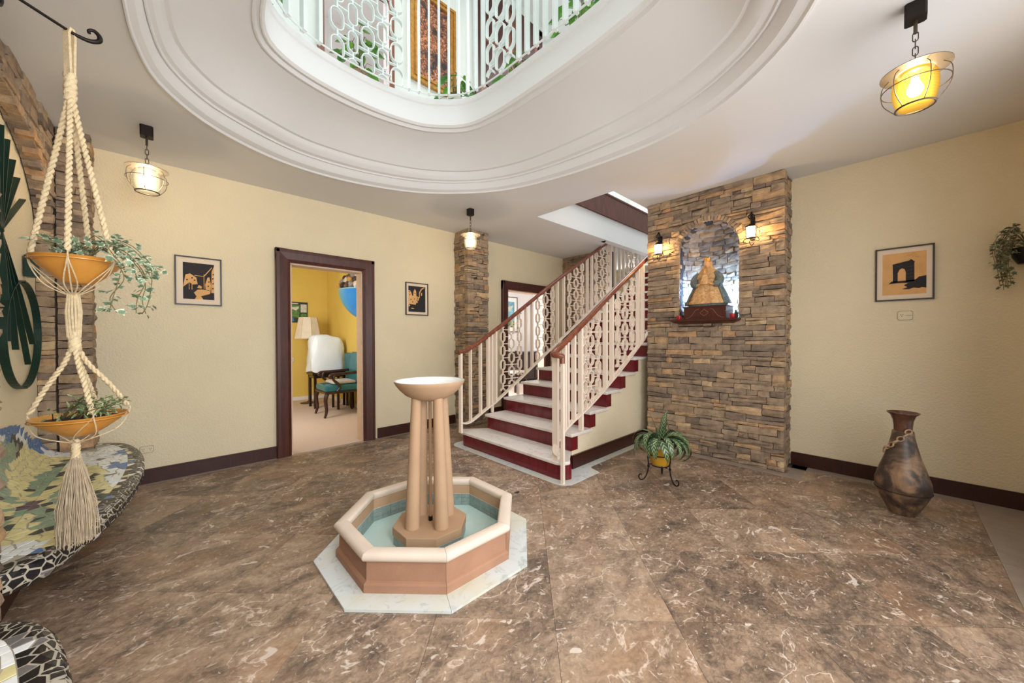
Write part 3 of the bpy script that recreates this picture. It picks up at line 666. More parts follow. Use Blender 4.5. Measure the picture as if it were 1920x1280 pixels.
# ---------------------------------------------------------------- railings
def stadium(c, U, hw, hh, n=8):
    c = V(c); U = V(U); Z = V((0, 0, 1)); r_ = hw; pts = []
    for k in range(n+1): a = PI*k/n; pts.append(c+U*r_*cos(a)+Z*(hh-r_+r_*sin(a)))
    for k in range(n+1): a = PI+PI*k/n; pts.append(c+U*r_*cos(a)+Z*(-(hh-r_)+r_*sin(a)))
    return pts
def chain_panel(root, cols, zlo, zhi, U, W, pitch, hh, hwid, mat, at, phase=0):
    """cols: list of positions along the rail; at(s) gives the xy point; zlo/zhi functions of s; W = depth direction function"""
    for ci, s_ in enumerate(cols):
        a = at(s_); lo, hi = zlo(s_), zhi(s_); hw = hwid[ci % len(hwid)]; Ud, Wd = U(s_), W(s_)
        off = phase+(pitch/2 if ci % 2 else 0); k = math.floor((lo-off)/pitch)-1; zs = []
        while off+k*pitch < hi+pitch:
            zc = off+k*pitch; k += 1; zs.append(zc)
            if zc+hh > lo+.005 and zc-hh < hi-.005:
                P = stadium((a[0], a[1], zc), Ud, hw, hh)
                keep = [p for p in P if lo-.004 <= p.z <= hi+.004]
                if len(keep) == len(P): MB().strip(P, Wd, .016, .007, True).build('link', mat, root)
                elif len(keep) > 2:
                    i0 = next((i for i in range(len(P)) if not (lo-.004 <= P[i].z <= hi+.004)), 0); Q = P[i0:]+P[:i0]; seg = []; segs = []
                    for p in Q:
                        if lo-.004 <= p.z <= hi+.004: seg.append(p)
                        else:
                            if len(seg) > 1: segs.append(seg)
                            seg = []
                    if len(seg) > 1: segs.append(seg)
                    if segs:
                        m_ = MB()
                        for sg in segs: m_.strip(sg, Wd, .016, .007)
                        m_.build('link', mat, root)
            za, zb = max(lo, zc+hh), min(hi, zc+pitch-hh)
            if zb-za > .004: bar = MB().obox((a[0], a[1], (za+zb)/2), Ud*.006, Wd*.014, V((0, 0, (zb-za)/2))); bar.build('connector', mat, root)
        if ci+1 < len(cols):                 # thin horizontal bars to the next column at the middles of both columns' links
            s2 = cols[ci+1]; b = at(s2); hw2 = hwid[(ci+1) % len(hwid)]; kk = math.floor((lo-phase)/(pitch/2))-1
            while phase+kk*pitch/2 < max(hi, zhi(s2)):
                z = phase+kk*pitch/2; kk += 1; mine = (kk-1) % 2 == (ci % 2)
                if z < max(lo, zlo(s2))+.01 or z > min(hi, zhi(s2))-.01: continue
                A = V((a[0], a[1], z)); B = V((b[0], b[1], z)); d = (B-A).normalized()
                A = A+d*(hw if mine else .005); B = B-d*(hw2 if not mine else .005)
                m_ = MB(); bar_between(m_, A, B, .012, .004, Wd); m_.build('cross_bar', mat, root)
def stair_rail(root, y, bars, chains, hr, br, mat='railpaint', bw=.022):
    at = lambda s_: (s_, y); Ux = lambda s_: V((1, 0, 0)); Wy = lambda s_: V((0, 1, 0))
    for x, half in bars:
        MB().box((x-half, y-bw, br(x)-.004), (x+half, y+bw, hr(x)+.004)).build('baluster', mat, root)
    for cols, ph in chains:
        chain_panel(root, cols, lambda s_: br(s_)+.01, lambda s_: hr(s_)-.004, Ux, Wy, (.178), .061, [.031, .044, .031], mat, at, ph)
def pieces(pts):
    def f_(x):
        for (xa, za), (xb, zb) in zip(pts, pts[1:]):
            if x <= xb: return za+(zb-za)*(x-xa)/(xb-xa)
        (xa, za), (xb, zb) = pts[-2:]; return za+(zb-za)*(x-xa)/(xb-xa)
    return f_
YLr = 3.38
LR = thing('stair_railing', 'far stair railing of cream bars and oval links with brown handrail', 'railing', (2.39, YLr, RI), 'stair railings')
hrP = [(2.36, 1.085), (2.45, 1.10), (2.53, 1.135), (2.66, 1.20), (3.0, 1.40), (3.39, 1.642), (4.056, 2.06), (4.845, 2.53), (5.60, 2.965), (6.75, 3.63)]
hrL = pieces([(x, z-.022) for x, z in hrP])
brP = [(2.39, .285), (2.45, .268), (2.52, .275), (2.62, .318), (2.8, .41), (3.01, .515), (3.99, 1.107), (6.75, 2.78)]
brL = pieces(brP)
MB().box((2.375, YLr-.022, RI+.001), (2.402, YLr+.022, 1.075)).build('newel_post', 'railpaint', LR)
stair_rail(LR, YLr, [(2.526, .008), (2.675, .010), (2.794, .011), (2.85, .011), (2.914, .012), (3.453, .011), (3.571, .011), (4.113, .011), (4.262, .011), (4.865, .011), (4.994, .011), (5.568, .011), (5.709, .011), (5.865, .011), (6.003, .011), (6.631, .011)],
           [([3.034, 3.187, 3.332], .02), ([3.69, 3.849, 4.004], .10), ([4.398, 4.566, 4.727], .05), ([5.123, 5.299, 5.465], .12), ([6.138, 6.297, 6.482], .02)], hrL, brL)
MB().tube(catmull([(x, YLr, z) for x, z in hrP], k=4), .026, 10).build('handrail', 'handrail', LR, smooth=50)
MB().strip(catmull([(x, YLr, z) for x, z in brP], k=4), (0, 1, 0), .024, .016).build('bottom_rail', 'railpaint', LR)
for x in (2.86, 3.30, 4.17, 5.05): MB().box((x-.012, YLr-.015, math.floor((x-X0)/GO+1)*RI+.001), (x+.012, YLr+.015, brL(x))).build('foot_post', 'railpaint', LR)
YRr = 2.055
RR = thing('stair_railing', 'near stair railing curling at the foot beside the potted plant', 'railing', (2.44, YRr, RI), 'stair railings')
hpR = [(2.56, 1.175), (2.94, 1.417), (3.43, 1.735), (4.13, 2.165), (5.0, 2.70)]
hrR = pieces([(x, z-.022) for x, z in hpR]); brR = pieces([(2.48, .34), (2.686, .455), (3.03, .602), (3.539, .875), (4.183, 1.275), (5.0, 1.78)])
MB().box((2.462, YRr-.03, RI+.001), (2.492, YRr+.03, 1.12)).build('newel_post', 'railpaint', RR)
MB().box((2.405, 1.915, .0022), (2.43, 1.945, 1.08)).build('end_post', 'railpaint', RR)
stair_rail(RR, YRr, [(2.60, .012), (2.64, .010), (2.741, .012), (2.851, .016), (3.28, .016), (3.404, .016), (3.976, .014), (4.094, .014)],
           [([2.905, 3.01, 3.15], .06), ([3.53, 3.682, 3.838], .01)], hrR, brR)
MB().box((2.84, YRr-.02, .36), (2.872, YRr+.02, brR(2.85))).build('foot_post', 'railpaint', RR)
hp = [(5.0, YRr, 2.70), (4.13, YRr, 2.165), (3.43, YRr, 1.735), (2.94, YRr, 1.417), (2.62, YRr, 1.212), (2.50, YRr-.002, 1.145), (2.42, YRr-.02, 1.115), (2.385, YRr-.06, 1.105), (2.395, YRr-.105, 1.10), (2.418, YRr-.122, 1.09)]
MB().tube(catmull(hp, k=5), .027, 10).build('handrail', 'handrail', RR, smooth=50)
MB().tube([(2.418, YRr-.122, 1.105), (2.418, YRr-.124, 1.06), (2.418, YRr-.124, 1.03)], .021, 10).build('handrail_drop', 'handrail', RR, smooth=50)
bp = [(5.0, YRr, 1.78), (4.183, YRr, 1.275), (3.539, YRr, .875), (3.03, YRr, .602), (2.686, YRr, .455), (2.54, YRr, .375), (2.455, YRr-.01, .285), (2.42, YRr-.05, .235), (2.412, YRr-.105, .225)]
MB().strip(catmull(bp, k=5), (0, 1, 0), .024, .016).build('bottom_rail', 'railpaint', RR)

# upper railing round the oval
UR = thing('atrium_railing', 'white upper railing of bars and oval links around the oval opening', 'railing', (OC[0], OC[1], ZF2))
ring = [V((p[0], p[1], 0)) for p in grow(.05)]; cum = [0]
for i in range(NP): cum.append(cum[-1]+(ring[(i+1) % NP]-ring[i]).length)
TOT = cum[-1]
def ring_at(s_):
    s_ %= TOT; k = 0
    while cum[k+1] < s_: k += 1
    t = (s_-cum[k])/(cum[k+1]-cum[k]); return ring[k].lerp(ring[(k+1) % NP], t), (ring[(k+1) % NP]-ring[k]).normalized()
def ring_s(x, y):
    q = V((x, y, 0)); b = min(range(NP*4), key=lambda i: (ring_at(TOT*i/(NP*4))[0]-q).length); return TOT*b/(NP*4)
RZ0, RZ1 = ZF2+.014, ZF2+.95
R_at = lambda s_: ring_at(s_)[0][:2]; R_U = lambda s_: ring_at(s_)[1]; R_W = lambda s_: V((-ring_at(s_)[1].y, ring_at(s_)[1].x, 0))
def rbar(s_, half=.008):
    a, t = ring_at(s_); wv = V((-t.y, t.x, 0)); MB().obox((a.x, a.y, (RZ0+RZ1)/2), t*half, wv*.022, V((0, 0, (RZ1-RZ0)/2))).build('baluster', 'railblue', UR)
sA, sB = ring_s(.86, 3.03), ring_s(1.50, 2.97); sC, sD = ring_s(2.02, 2.40), ring_s(2.05, 2.07)
ncols = 5; cols = [sA+(sB-sA)*(k+.5)/ncols for k in range(ncols)]
chain_panel(UR, cols, lambda s_: RZ0, lambda s_: RZ1, R_U, R_W, .215, .082, [.05, .036, .05, .04, .05], 'railblue', R_at, .05)
cols = [sD+(sC-sD)*q for q in (.14, .5, .86)]
chain_panel(UR, cols, lambda s_: RZ0, lambda s_: RZ1, R_U, R_W, .215, .082, [.04, .05, .04], 'railblue', R_at, .0)
lo, hi = sorted((sB, sC)); s_ = lo+.045
nb = round((hi-lo)/.088)
for k in range(nb): rbar(lo+(hi-lo)*(k+.5)/nb)
for k in range(9): rbar(sD+(-1 if sC > sD else 1)*(.05+.092*k), .010)
sgn = 1 if sA > sB else -1
for d_ in (.07, .19, .32, .45, .58): rbar(sA+sgn*d_, .014)
step = TOT/40
s0 = max(sA, sA+sgn*.58)
rest_lo, rest_hi = (sA+sgn*.7, sD+(-1 if sC > sD else 1)*.95)
if sgn > 0: span = (rest_hi-rest_lo) % TOT; ss = [rest_lo+span*k/24 for k in range(25)]
else: span = (rest_lo-rest_hi) % TOT; ss = [rest_hi+span*k/24 for k in range(25)]
for s_ in ss: rbar(s_)
pts = [ring_at(TOT*k/80)[0] for k in range(80)]
MB().tube([(p.x, p.y, RZ1+.02) for p in pts], .024, 8, True).build('handrail', 'handrail', UR, smooth=60)
MB().tube([(p.x, p.y, RZ0+.004) for p in pts], .007, 6, True).build('bottom_rail', 'railblue', UR, smooth=60)
# landing rail over the stairs (beyond the left stair rail)

# ---------------------------------------------------------------- fountain
FC = V((1.155, 1.96, 0)); 
def octo(ap, z, c=FC, rot=PI/8):
    R_ = ap/cos(PI/8); return [(c.x+R_*cos(rot+PI/4*k), c.y+R_*sin(rot+PI/4*k), z) for k in range(8)]
FT = thing('fountain', 'octagonal sandstone fountain with a bowl on four columns', 'fountain', (FC.x, FC.y, 0))
def octring(name, prof, mat, parent, split=True, rot=PI/8, smooth=False):
    """profile of (apothem, z) closed loop swept round the octagon; one object per side"""
    out = []
    for k in range(8):
        m_ = MB(); A = []
        for ap, z in prof:
            P = octo(ap, z, rot=rot); A.append((V(P[k]), V(P[(k+1) % 8])))
        g = .0008; vs = []
        for p, q in A: t = (q-p).normalized(); vs += [p+t*g, q-t*g]
        n_ = len(prof); fs = [(2*i, 2*i+1, 2*((i+1) % n_)+1, 2*((i+1) % n_)) for i in range(n_)]+[tuple(2*i for i in range(n_)), tuple(2*i+1 for i in range(n_))[::-1]]
        m_.add(vs, fs); out.append(m_.build(name, mat, parent, smooth=smooth))
    return out
octring('plinth_slab', [(.594, .001), (.594, .014), (.46, .014), (.46, .001)], 'plinth', FT)
octring('basin_wall', [(.49, .0145), (.49, .052), (.484, .060), (.474, .066), (.472, .166), (.435, .166), (.435, .0145)], 'sand', FT)
octring('coping', [(.478, .166), (.492, .170), (.499, .182), (.499, .192), (.492, .204), (.478, .210), (.438, .210), (.428, .206), (.424, .196), (.426, .180), (.434, .166)], 'rim', FT, smooth=50)
band = octring('inner_band', [(.4345, .103), (.4345, .1655), (.4295, .1655), (.4295, .103)], 'sandcol', FT)
for k in range(8):
    P = [V(octo(.4345, 0)[k]), V(octo(.4345, 0)[(k+1) % 8])]; nrm = (FC-(P[0]+P[1])/2).normalized(); t = (P[1]-P[0]); Ls = t.length; t.normalize()
    for rrow in range(3):
        for q in range(6):
            a = P[0]+t*(Ls*q/6+.0008); b = P[0]+t*(Ls*(q+1)/6-.0008); z0 = .018+.028*rrow
            MB().prism([a+V((0, 0, z0)), b+V((0, 0, z0)), b+nrm*.0045+V((0, 0, z0)), a+nrm*.0045+V((0, 0, z0))], (0, 0, .0268)).build('pool_tile', 'pooltile', FT)
octring('grout_line', [(.434, .1018), (.434, .1032), (.4292, .1032), (.4292, .1018)], 'bowlwhite', FT)
MB().prism(octo(.437, .0145), (0, 0, .004)).build('basin_floor', 'poolfloor', FT)
MB().prism(octo(.203, .0185), (0, 0, .052)).build('pedestal_foot', 'pooltile', FT)
MB().prism(octo(.2045, .0705), (0, 0, .0025)).build('grout_line', 'bowlwhite', FT)
MB().prism(octo(.208, .073), (0, 0, .052)).build('pedestal_slab', 'sandcol', FT, bevel=.003)
cdir = [PI/2*k for k in range(4)]
for a in cdir:
    b0 = FC+V((cos(a)*.124, sin(a)*.124, .125)); b1 = FC+V((cos(a)*.092, sin(a)*.092, .90))
    n_ = 10; MB().tube([b0.lerp(b1, k/n_) for k in range(n_+1)], [.044-.015*(k/n_) for k in range(n_+1)], 20).build('column', 'sandcol', FT, smooth=50)
MB().tube([FC+V((0, 0, .15)), FC+V((0, 0, .92))], .0095, 12).build('water_pipe', 'sandcol', FT, smooth=50)
MB().lathe([(.0, .125), (.013, .125), (.013, .152), (.010, .152), (0, .152)], 14, FC).build('pipe_fitting', 'blackiron', FT)
prof = [(0, .868), (.055, .870), (.10, .882), (.145, .905), (.18, .938), (.203, .968), (.2125, .986), (.2115, .992), (.205, .992)]
MB().lathe(prof, 48, FC).build('bowl', 'sandcol', FT, smooth=60)
prof = [(.2075, .9925), (.200, .986), (.18, .958), (.145, .925), (.10, .904), (.05, .893), (0, .891)]
MB().lathe([(.2115, .9922)]+prof, 48, FC).build('bowl_glaze', 'bowlwhite', FT, smooth=60)

# ---------------------------------------------------------------- pendant lamps
def lamp_glass(name, rgb, glow, opac):
    t = NT(name); m_ = t.m; x = t.t; out = x.nodes['Material Output']
    tr = t.n('ShaderNodeBsdfTransparent'); tr.inputs[0].default_value = (1, .93, .80, 1)
    em = t.n('ShaderNodeEmission'); em.inputs[0].default_value = lin(rgb); lw = t.n('ShaderNodeLayerWeight', Blend=.5)
    t.l(t.math('MULTIPLY_ADD', t.math('POWER', t.math('SUBTRACT', 1.0, lw.outputs['Facing']), 3.0), glow*3.2, glow*.55), em.inputs[1])
    wv = t.n('ShaderNodeTexWave', Scale=26, Distortion=1.5); wv.bands_direction = 'Z'; t.l(t.coord(), wv.inputs['Vector'])
    mx = t.n('ShaderNodeMixShader'); t.l(t.ramp(wv.outputs['Fac'], [(0, (opac*.75,)*3), (1, (opac,)*3)]), mx.inputs[0]); t.l(tr.outputs[0], mx.inputs[1]); t.l(em.outputs[0], mx.inputs[2]); t.l(mx.outputs[0], out.inputs[0]); return m_
M['amber'] = lamp_glass('amber_ribbed_glass', (255, 190, 70), 1.25, .86); M['clear'] = lamp_glass('clear_ribbed_glass', (255, 232, 186), 1.0, .66)
M['bulb'] = emit('hot_bulb', (255, 234, 204), 300); M['bronze'] = simple('bronze_lamp_metal', (88, 76, 62), .4, .6); M['shade'] = simple('grey_metal_lamp_disc', (112, 104, 92), .5, .3)
def link_path(c, U, hw, hh):
    return [tuple(p) for p in stadium(c, U, hw, hh, 5)]
def pendant():
    R_ = thing('pendant_lamp', '', 'lamp', (0, 0, CZ))
    B = lambda x, y, z: (x, y, z)
    MB().prism([(-.035+.012*0, -.028, -.075), (-.026, -.036, -.075), (.026, -.036, -.075), (.035, -.028, -.075), (.035, .028, -.075), (.026, .036, -.075), (-.026, .036, -.075), (-.035, .028, -.075)], (0, 0, .0745)).build0('canopy', 'iron', R_)
    MB().tube([(0, 0, -.075), (0, 0, -.135)], .007, 8).build0('rod', 'bronze', R_)
    z = -.150
    for k in range(5):
        U = (1, 0, 0) if k % 2 else (0, 1, 0)
        MB().tube(link_path((0, 0, z), U, .009, .021), .0022, 6, True).build0('chain_link', 'bronze', R_, smooth=60); z -= .033
    g = -.306
    MB().lathe([(.02, g), (.117, g-.002), (.117, g-.005), (.02, g-.004), (.02, g)], 32).build0('disc', 'shade', R_, smooth=50)
    MB().lathe([(0, g+.014), (.03, g+.012), (.045, g), (.045, g-.012), (0, g-.012)], 20).build0('holder', 'bronze', R_, smooth=50)
    MB().lathe([(.06, g-.006), (.072, g-.03), (.077, g-.065), (.076, g-.10), (.068, g-.14), (.058, g-.165), (.04, g-.172), (.0, g-.174), (.0, g-.171), (.04, g-.169), (.055, g-.162)], 32).build0('glass', 'clear', R_, smooth=60)
    MB().tube([(.064*cos(2*PI*k/28), .064*sin(2*PI*k/28), g-.168) for k in range(28)], .0045, 6, True).build0('bottom_ring', 'bronze', R_, smooth=60)
    MB().tube([(.112*cos(2*PI*k/32), .112*sin(2*PI*k/32), g-.075) for k in range(32)], .0022, 5, True).build0('cage_ring', 'bronze', R_, smooth=60)
    for k in range(6):
        a = PI/3*k+.4; P = [(.085, g-.004), (.108, g-.03), (.112, g-.075), (.102, g-.12), (.066, g-.17)]
        MB().tube(catmull([(q*cos(a), q*sin(a), z_) for q, z_ in P], k=4), .0018, 5).build0('cage_wire', 'bronze', R_, smooth=60)
    MB().lathe([(0, g-.03), (.012, g-.032), (.014, g-.05), (.026, g-.08), (.027, g-.095), (.018, g-.112), (0, g-.118)], 16).build0('bulb', 'bulb', R_, smooth=60)
    return R_
def build0(s, name, mats, parent, **kw):     # local coordinates
    save = parent.location.copy(); parent.location = (0, 0, 0); o = s.build(name, mats, parent, **kw); parent.location = save; return o
MB.build0 = build0
pl = pendant(); n0 = True
for loc, lab in (((-.12, 3.744), 'caged pendant lamp with clear glass above the left print'), ((2.616, 3.485), 'caged pendant lamp in front of the narrow stone pillar'),
                 ((2.529, -.067), 'large near caged pendant lamp with amber glass at upper right'), ((-.15, .15), 'caged pendant lamp above the near mosaic bench, out of view')):
    o = pl if n0 else copy_tree(pl); n0 = False
    o.location = (loc[0], loc[1], CZ); o['label'] = lab; o['group'] = 'caged pendant lamps on the ceiling'
    if loc[0] > 2.5 and loc[1] < 0:
        for ch in o.children:
            if ch.name.split('.')[0] == 'glass': ch.data = ch.data.copy(); ch.data.materials[0] = M['amber']; ch['label'] = 'amber ribbed glass'

# ---------------------------------------------------------------- framed prints, sockets
def print_frame(label, P0, U, N, w_, h_, art, group='framed woodcut prints', fw=.011, margin=(.045, .045), paper='paper', name='framed_print'):
    """P0 lower left corner on the wall, U along the wall, N out of the wall; art(mb, W, H) draws polygons"""
    R_ = thing(name, label, 'picture', P0, group); P0 = V(P0); U = V(U); N = V(N); Zv = V((0, 0, 1))
    mb = MB()
    for a0, a1, b0, b1 in ((0, w_, 0, fw), (0, w_, h_-fw, h_), (0, fw, fw, h_-fw), (w_-fw, w_, fw, h_-fw)):
        mb.prism([P0+U*a0+Zv*b0+N*.001, P0+U*a1+Zv*b0+N*.001, P0+U*a1+Zv*b1+N*.001, P0+U*a0+Zv*b1+N*.001], N*.017)
    mb.build('frame', 'frame', R_)
    MB().prism([P0+U*a+Zv*b+N*.002 for a, b in ((fw, fw), (w_-fw, fw), (w_-fw, h_-fw), (fw, h_-fw))], N*.006).build('mat_board', paper, R_)
    aw, ah = w_-2*fw-2*margin[0], h_-2*fw-2*margin[1]; A0 = P0+U*(fw+margin[0])+Zv*(fw+margin[1])
    m_ = MB()
    def poly(pts, mi, lvl): m_.prism([A0+U*(x*aw)+Zv*(y*ah)+N*(.0082+.0004*lvl) for x, y in pts], N*.0003, mi)
    art(poly); m_.build('print', art.mats, R_); return R_
def art_lane(p):
    p([(0, 0), (1, 0), (1, 1), (0, 1)], 1, 0)
    p([(0, .32), (.08, .66), (.22, .70), (.42, .60), (.46, .42), (.30, .40), (.20, .46), (.06, .36)], 0, 1)
    p([(.36, 0), (.64, 0), (.56, .09), (.86, .17), (.88, .25), (.62, .28), (.46, .27), (.34, .18), (.42, .08)], 0, 1)
    p([(.72, .28), (.70, .42), (.78, .62), (.84, .64), (.90, .40), (.88, .26)], 0, 1); p([(.90, .2), (.92, .8), (1, .96), (1, .2)], 0, 1)
    p([(.655, .3), (.675, .3), (.675, .70), (.655, .70)], 0, 2); p([(.675, .68), (.93, .93), (.93, .90), (.69, .655)], 0, 2); p([(.36, .665), (.66, .655), (.66, .64), (.36, .65)], 0, 2)
    for x in (.18, .27): p([(x, .26), (x+.02, .26), (x+.02, .46), (x, .46)], 0, 2)
    for x, y in ((.93, .3), (.94, .44), (.93, .58), (.95, .7), (.1, .5), (.26, .56), (.34, .5), (.78, .36), (.8, .48)): p([(x, y), (x+.05, y+.01), (x+.045, y+.045), (x+.005, y+.04)], 1, 2)
    p([(.44, .32), (.58, .30), (.6, .36), (.5, .4)], 0, 2)
def art_tower(p):
    p([(0, 0), (1, 0), (1, 1), (0, 1)], 1, 0)
    p([(0, .24), (.04, .30), (.42, .28), (.44, .34), (.55, .36), (.52, .42), (.60, .46), (.62, .58), (.46, .62), (.45, .80), (.38, .90), (.30, .80), (.28, .62), (.22, .62), (.18, .72), (.10, .82), (0, .82)], 0, 1)
    p([(.62, .55), (.66, .55), (.66, .72), (.78, .88), (.95, .96), (.95, .99), (.74, .92), (.62, .76)], 0, 1); p([(.74, .64), (.80, .66), (.80, .78), (.74, .74)], 0, 1)
    p([(.14, .12), (.30, .11), (.34, .14), (.2, .16)], 0, 1); p([(.02, .18), (.1, .24), (.06, .28), (.02, .26)], 0, 1)
    for x, y in ((.03, .74), (.06, .64), (.36, .70), (.33, .48), (.12, .45), (.48, .44), (.5, .52), (.22, .36)): p([(x, y), (x+.05, y), (x+.045, y+.05), (x+.008, y+.045)], 1, 2)
def art_arch(p):
    p([(0, 0), (1, 0), (1, 1), (0, 1)], 0, 0)
    p([(.24, .30), (.36, .30), (.36, .52), (.40, .60), (.46, .63), (.52, .60), (.545, .52), (.545, .30), (.74, .30), (.735, .74), (.75, .76), (.66, .83), (.62, .80), (.24, .74), (.25, .40)], 1, 1)
    p([(.14, .27), (.22, .33), (.56, .33), (.76, .34), (.84, .40), (1, .42), (1, .13), (.9, .15), (.84, .13), (.72, .15), (.62, .12), (.46, .13), (.58, .17), (.5, .22), (.6, .27), (.34, .28)], 1, 1)
    for k in range(5): p([(.55+.05*k, .92-.012*k), (.75+.03*k, .97-.03*k), (.76+.03*k, .962-.03*k), (.56+.05*k, .91-.012*k)], 2, 1)
    for k in range(8): p([(.78+.012*k, .72-.035*k), (.92+.004*k, .66-.035*k), (.92+.004*k, .653-.035*k), (.79+.012*k, .712-.035*k)], 2, 1)
    for k in range(5): p([(.30, .68-.075*k), (.52, .71-.075*k), (.52, .702-.075*k), (.30, .67-.075*k)] if k < 1 else [(.58, .74-.085*k), (.72, .76-.085*k), (.72, .75-.085*k), (.58, .73-.085*k)], 3, 2)
M['tanline'] = simple('print_tan_grain', (196, 142, 90), .8); M['inkgrey'] = simple('print_ink_grey', (70, 64, 70), .8)
art_lane.mats = ['tan', 'ink']; art_tower.mats = ['tan', 'ink']; art_arch.mats = ['tan', 'ink', 'tanline', 'inkgrey']
print_frame('black framed woodcut of a village lane hung left of the dark doorway', (.022, YW, 1.562), (1, 0, 0), (0, -1, 0), .331, .446, art_lane)
print_frame('narrow black framed woodcut of a church tower between doorway and stone pillar', (2.253, YW, 1.561), (1, 0, 0), (0, -1, 0), .335, .438, art_tower, margin=(.03, .035))
print_frame('black framed tan woodcut of a triumphal arch above the wall socket', (XW, .104, 1.553), (0, -1, 0), (-1, 0, 0), .334, .446, art_arch, margin=(.032, .038), paper='paper')
def socket(label, c, U, N, w_, h_, kind=0):
    R_ = thing('wall_socket', label, 'socket', c, 'ivory wall sockets'); c = V(c); U = V(U); N = V(N); Zv = V((0, 0, 1))
    def rr(a, b, r_=.012): return [c+U*(sx*(a-r_)+r_*cos(q))+Zv*(sy*(b-r_)+r_*sin(q)) for sx, sy, q0 in ((1, 1, 0), (-1, 1, PI/2), (-1, -1, PI), (1, -1, 1.5*PI)) for q in (q0, q0+PI/4, q0+PI/2)]
    MB().prism([p+N*.001 for p in rr(w_/2, h_/2)], N*.004).build('rim', 'railblue' if kind == 9 else 'grout', R_)
    MB().prism([p+N*.004 for p in rr(w_/2-.004, h_/2-.004)], N*.006).build('face_plate', 'plastic', R_)
    for s_ in ((-.26, .26) if kind == 0 else (-.2,)):
        m_ = MB()
        for du, dz in ((-.006, .006), (.006, .006), (0, -.007)): m_.obox(c+U*(s_*w_+du)+Zv*dz+N*.0102, U*.0018, Zv*.0032, N*.0006)
        m_.build('pin_holes', 'dark', R_)
    if kind == 1: MB().obox(c+U*.022+N*.0102, U*.016, Zv*.0012, N*.0006).build('slot', 'dark', R_)
    return R_
socket('ivory double wall socket low beside the mosaic bench', (-.166, YW, .294), (1, 0, 0), (0, -1, 0), .088, .062)
socket('ivory wall socket under the triumphal arch print', (XW, -.071, 1.427), (0, -1, 0), (-1, 0, 0), .088, .078, 1)

# ---------------------------------------------------------------- clay vase with chain
def vase_mat():
    t = NT('burnished_clay'); p = t.coord(); n1 = t.noise(p, 5.5, 4, .6, .8); n2 = t.noise(p, 26, 4)
    c = t.ramp(n1, [(.38, lin((58, 46, 40))), (.47, lin((92, 74, 62))), (.54, lin((138, 108, 82))), (.68, lin((172, 138, 106)))])
    t.col(t.mix(t.ramp(n2, [(.35, (0, 0, 0)), (.75, (.45, .45, .45))]), c, lin((60, 46, 38)))); t.bump(n2, .3, .004); return t.set(.38)
M['clay'] = vase_mat(); M['chainclay'] = simple('pale_clay_links', (168, 136, 106), .5, var=.2, scale=30)
M['clayneck'] = simple('dark_glazed_neck', (84, 54, 40), .25, var=.4, scale=18)
VC = (3.755, -.055, 0); VS = thing('clay_vase', 'brown clay vase with chain round its neck on the floor by the right wall', 'vase', VC)
vp = [(0, .001), (.066, .001), (.072, .012), (.108, .09), (.140, .168), (.143, .20), (.141, .235), (.120, .31), (.092, .40), (.072, .48), (.060, .54), (.0545, .585)]
MB().lathe(vp, 40, VC, wob=lambda a, z: 1+.012*sin(3*a+z*9)).build('body', 'clay', VS, smooth=35)
MB().lathe([(.0545, .584), (.047, .59), (.0475, .62), (.052, .66), (.064, .695), (.082, .712), (.0825, .718), (.076, .718), (.058, .696), (.045, .655), (.041, .60)], 36, VC).build('neck', 'clayneck', VS, smooth=40)
MB().tube([(VC[0]+.143*cos(2*PI*k/40), VC[1]+.143*sin(2*PI*k/40), .172) for k in range(40)], .0022, 5, True).build('belt_groove', 'dark', VS)
ta = math.atan2(-VC[1], -VC[0])              # side of the vase towards the room
for k in range(7):
    t = k/6; z = .59-.155*t; a = ta+.42-1.75*t; rr_ = .0545+(.585-z)*.21+.009
    c = V((VC[0]+rr_*cos(a), VC[1]+rr_*sin(a), z)); T = V((sin(a), -cos(a), -.85)).normalized(); Nn = V((cos(a), sin(a), .2)).normalized(); B = T.cross(Nn)
    if k % 2: Nn, B = B, Nn
    pts = [c+T*(.019*cos(q))+B*(.0145*sin(q)) for q in (2*PI*i/14 for i in range(14))]
    MB().tube(pts, .0052, 6, True).build('chain_link', 'chainclay', VS, smooth=60)

# ---------------------------------------------------------------- mosaic benches
BE = catmull([(-.445, 2.165, 0), (-.40, 2.20, 0), (-.345, 2.26, 0), (-.285, 2.42, 0), (-.21, 2.69, 0), (-.155, 3.10, 0), (-.145, 3.52, 0), (-.176, 3.90, 0), (-.25, 4.20, 0), (-.33, 4.33, 0), (-.425, 4.38, 0)], k=8)
BE2 = catmull([(-.425, 1.835, 0), (-.36, 1.815, 0), (-.30, 1.76, 0), (-.25, 1.66, 0), (-.208, 1.50, 0), (-.18, 1.34, 0), (-.165, 1.10, 0), (-.16, .80, 0), (-.17, .40, 0), (-.2, .1, 0), (-.28, -.08, 0), (-.42, -.16, 0)], k=8)
for c_, rgb in (('m_white', (236, 242, 244)), ('m_yellow', (226, 216, 160)), ('m_green', (140, 166, 140)), ('m_dark', (58, 70, 66)), ('m_black', (26, 26, 30)), ('m_blue', (86, 124, 176)), ('m_purple', (92, 70, 84)), ('m_grey', (110, 108, 108))):
    M[c_] = simple('mosaic_'+c_[2:], rgb, .22, var=.16, scale=14)
MN = ['m_white', 'm_yellow', 'm_green', 'm_dark', 'm_black', 'm_blue', 'm_purple', 'm_grey']
ZT = .415; XS_ = -.52
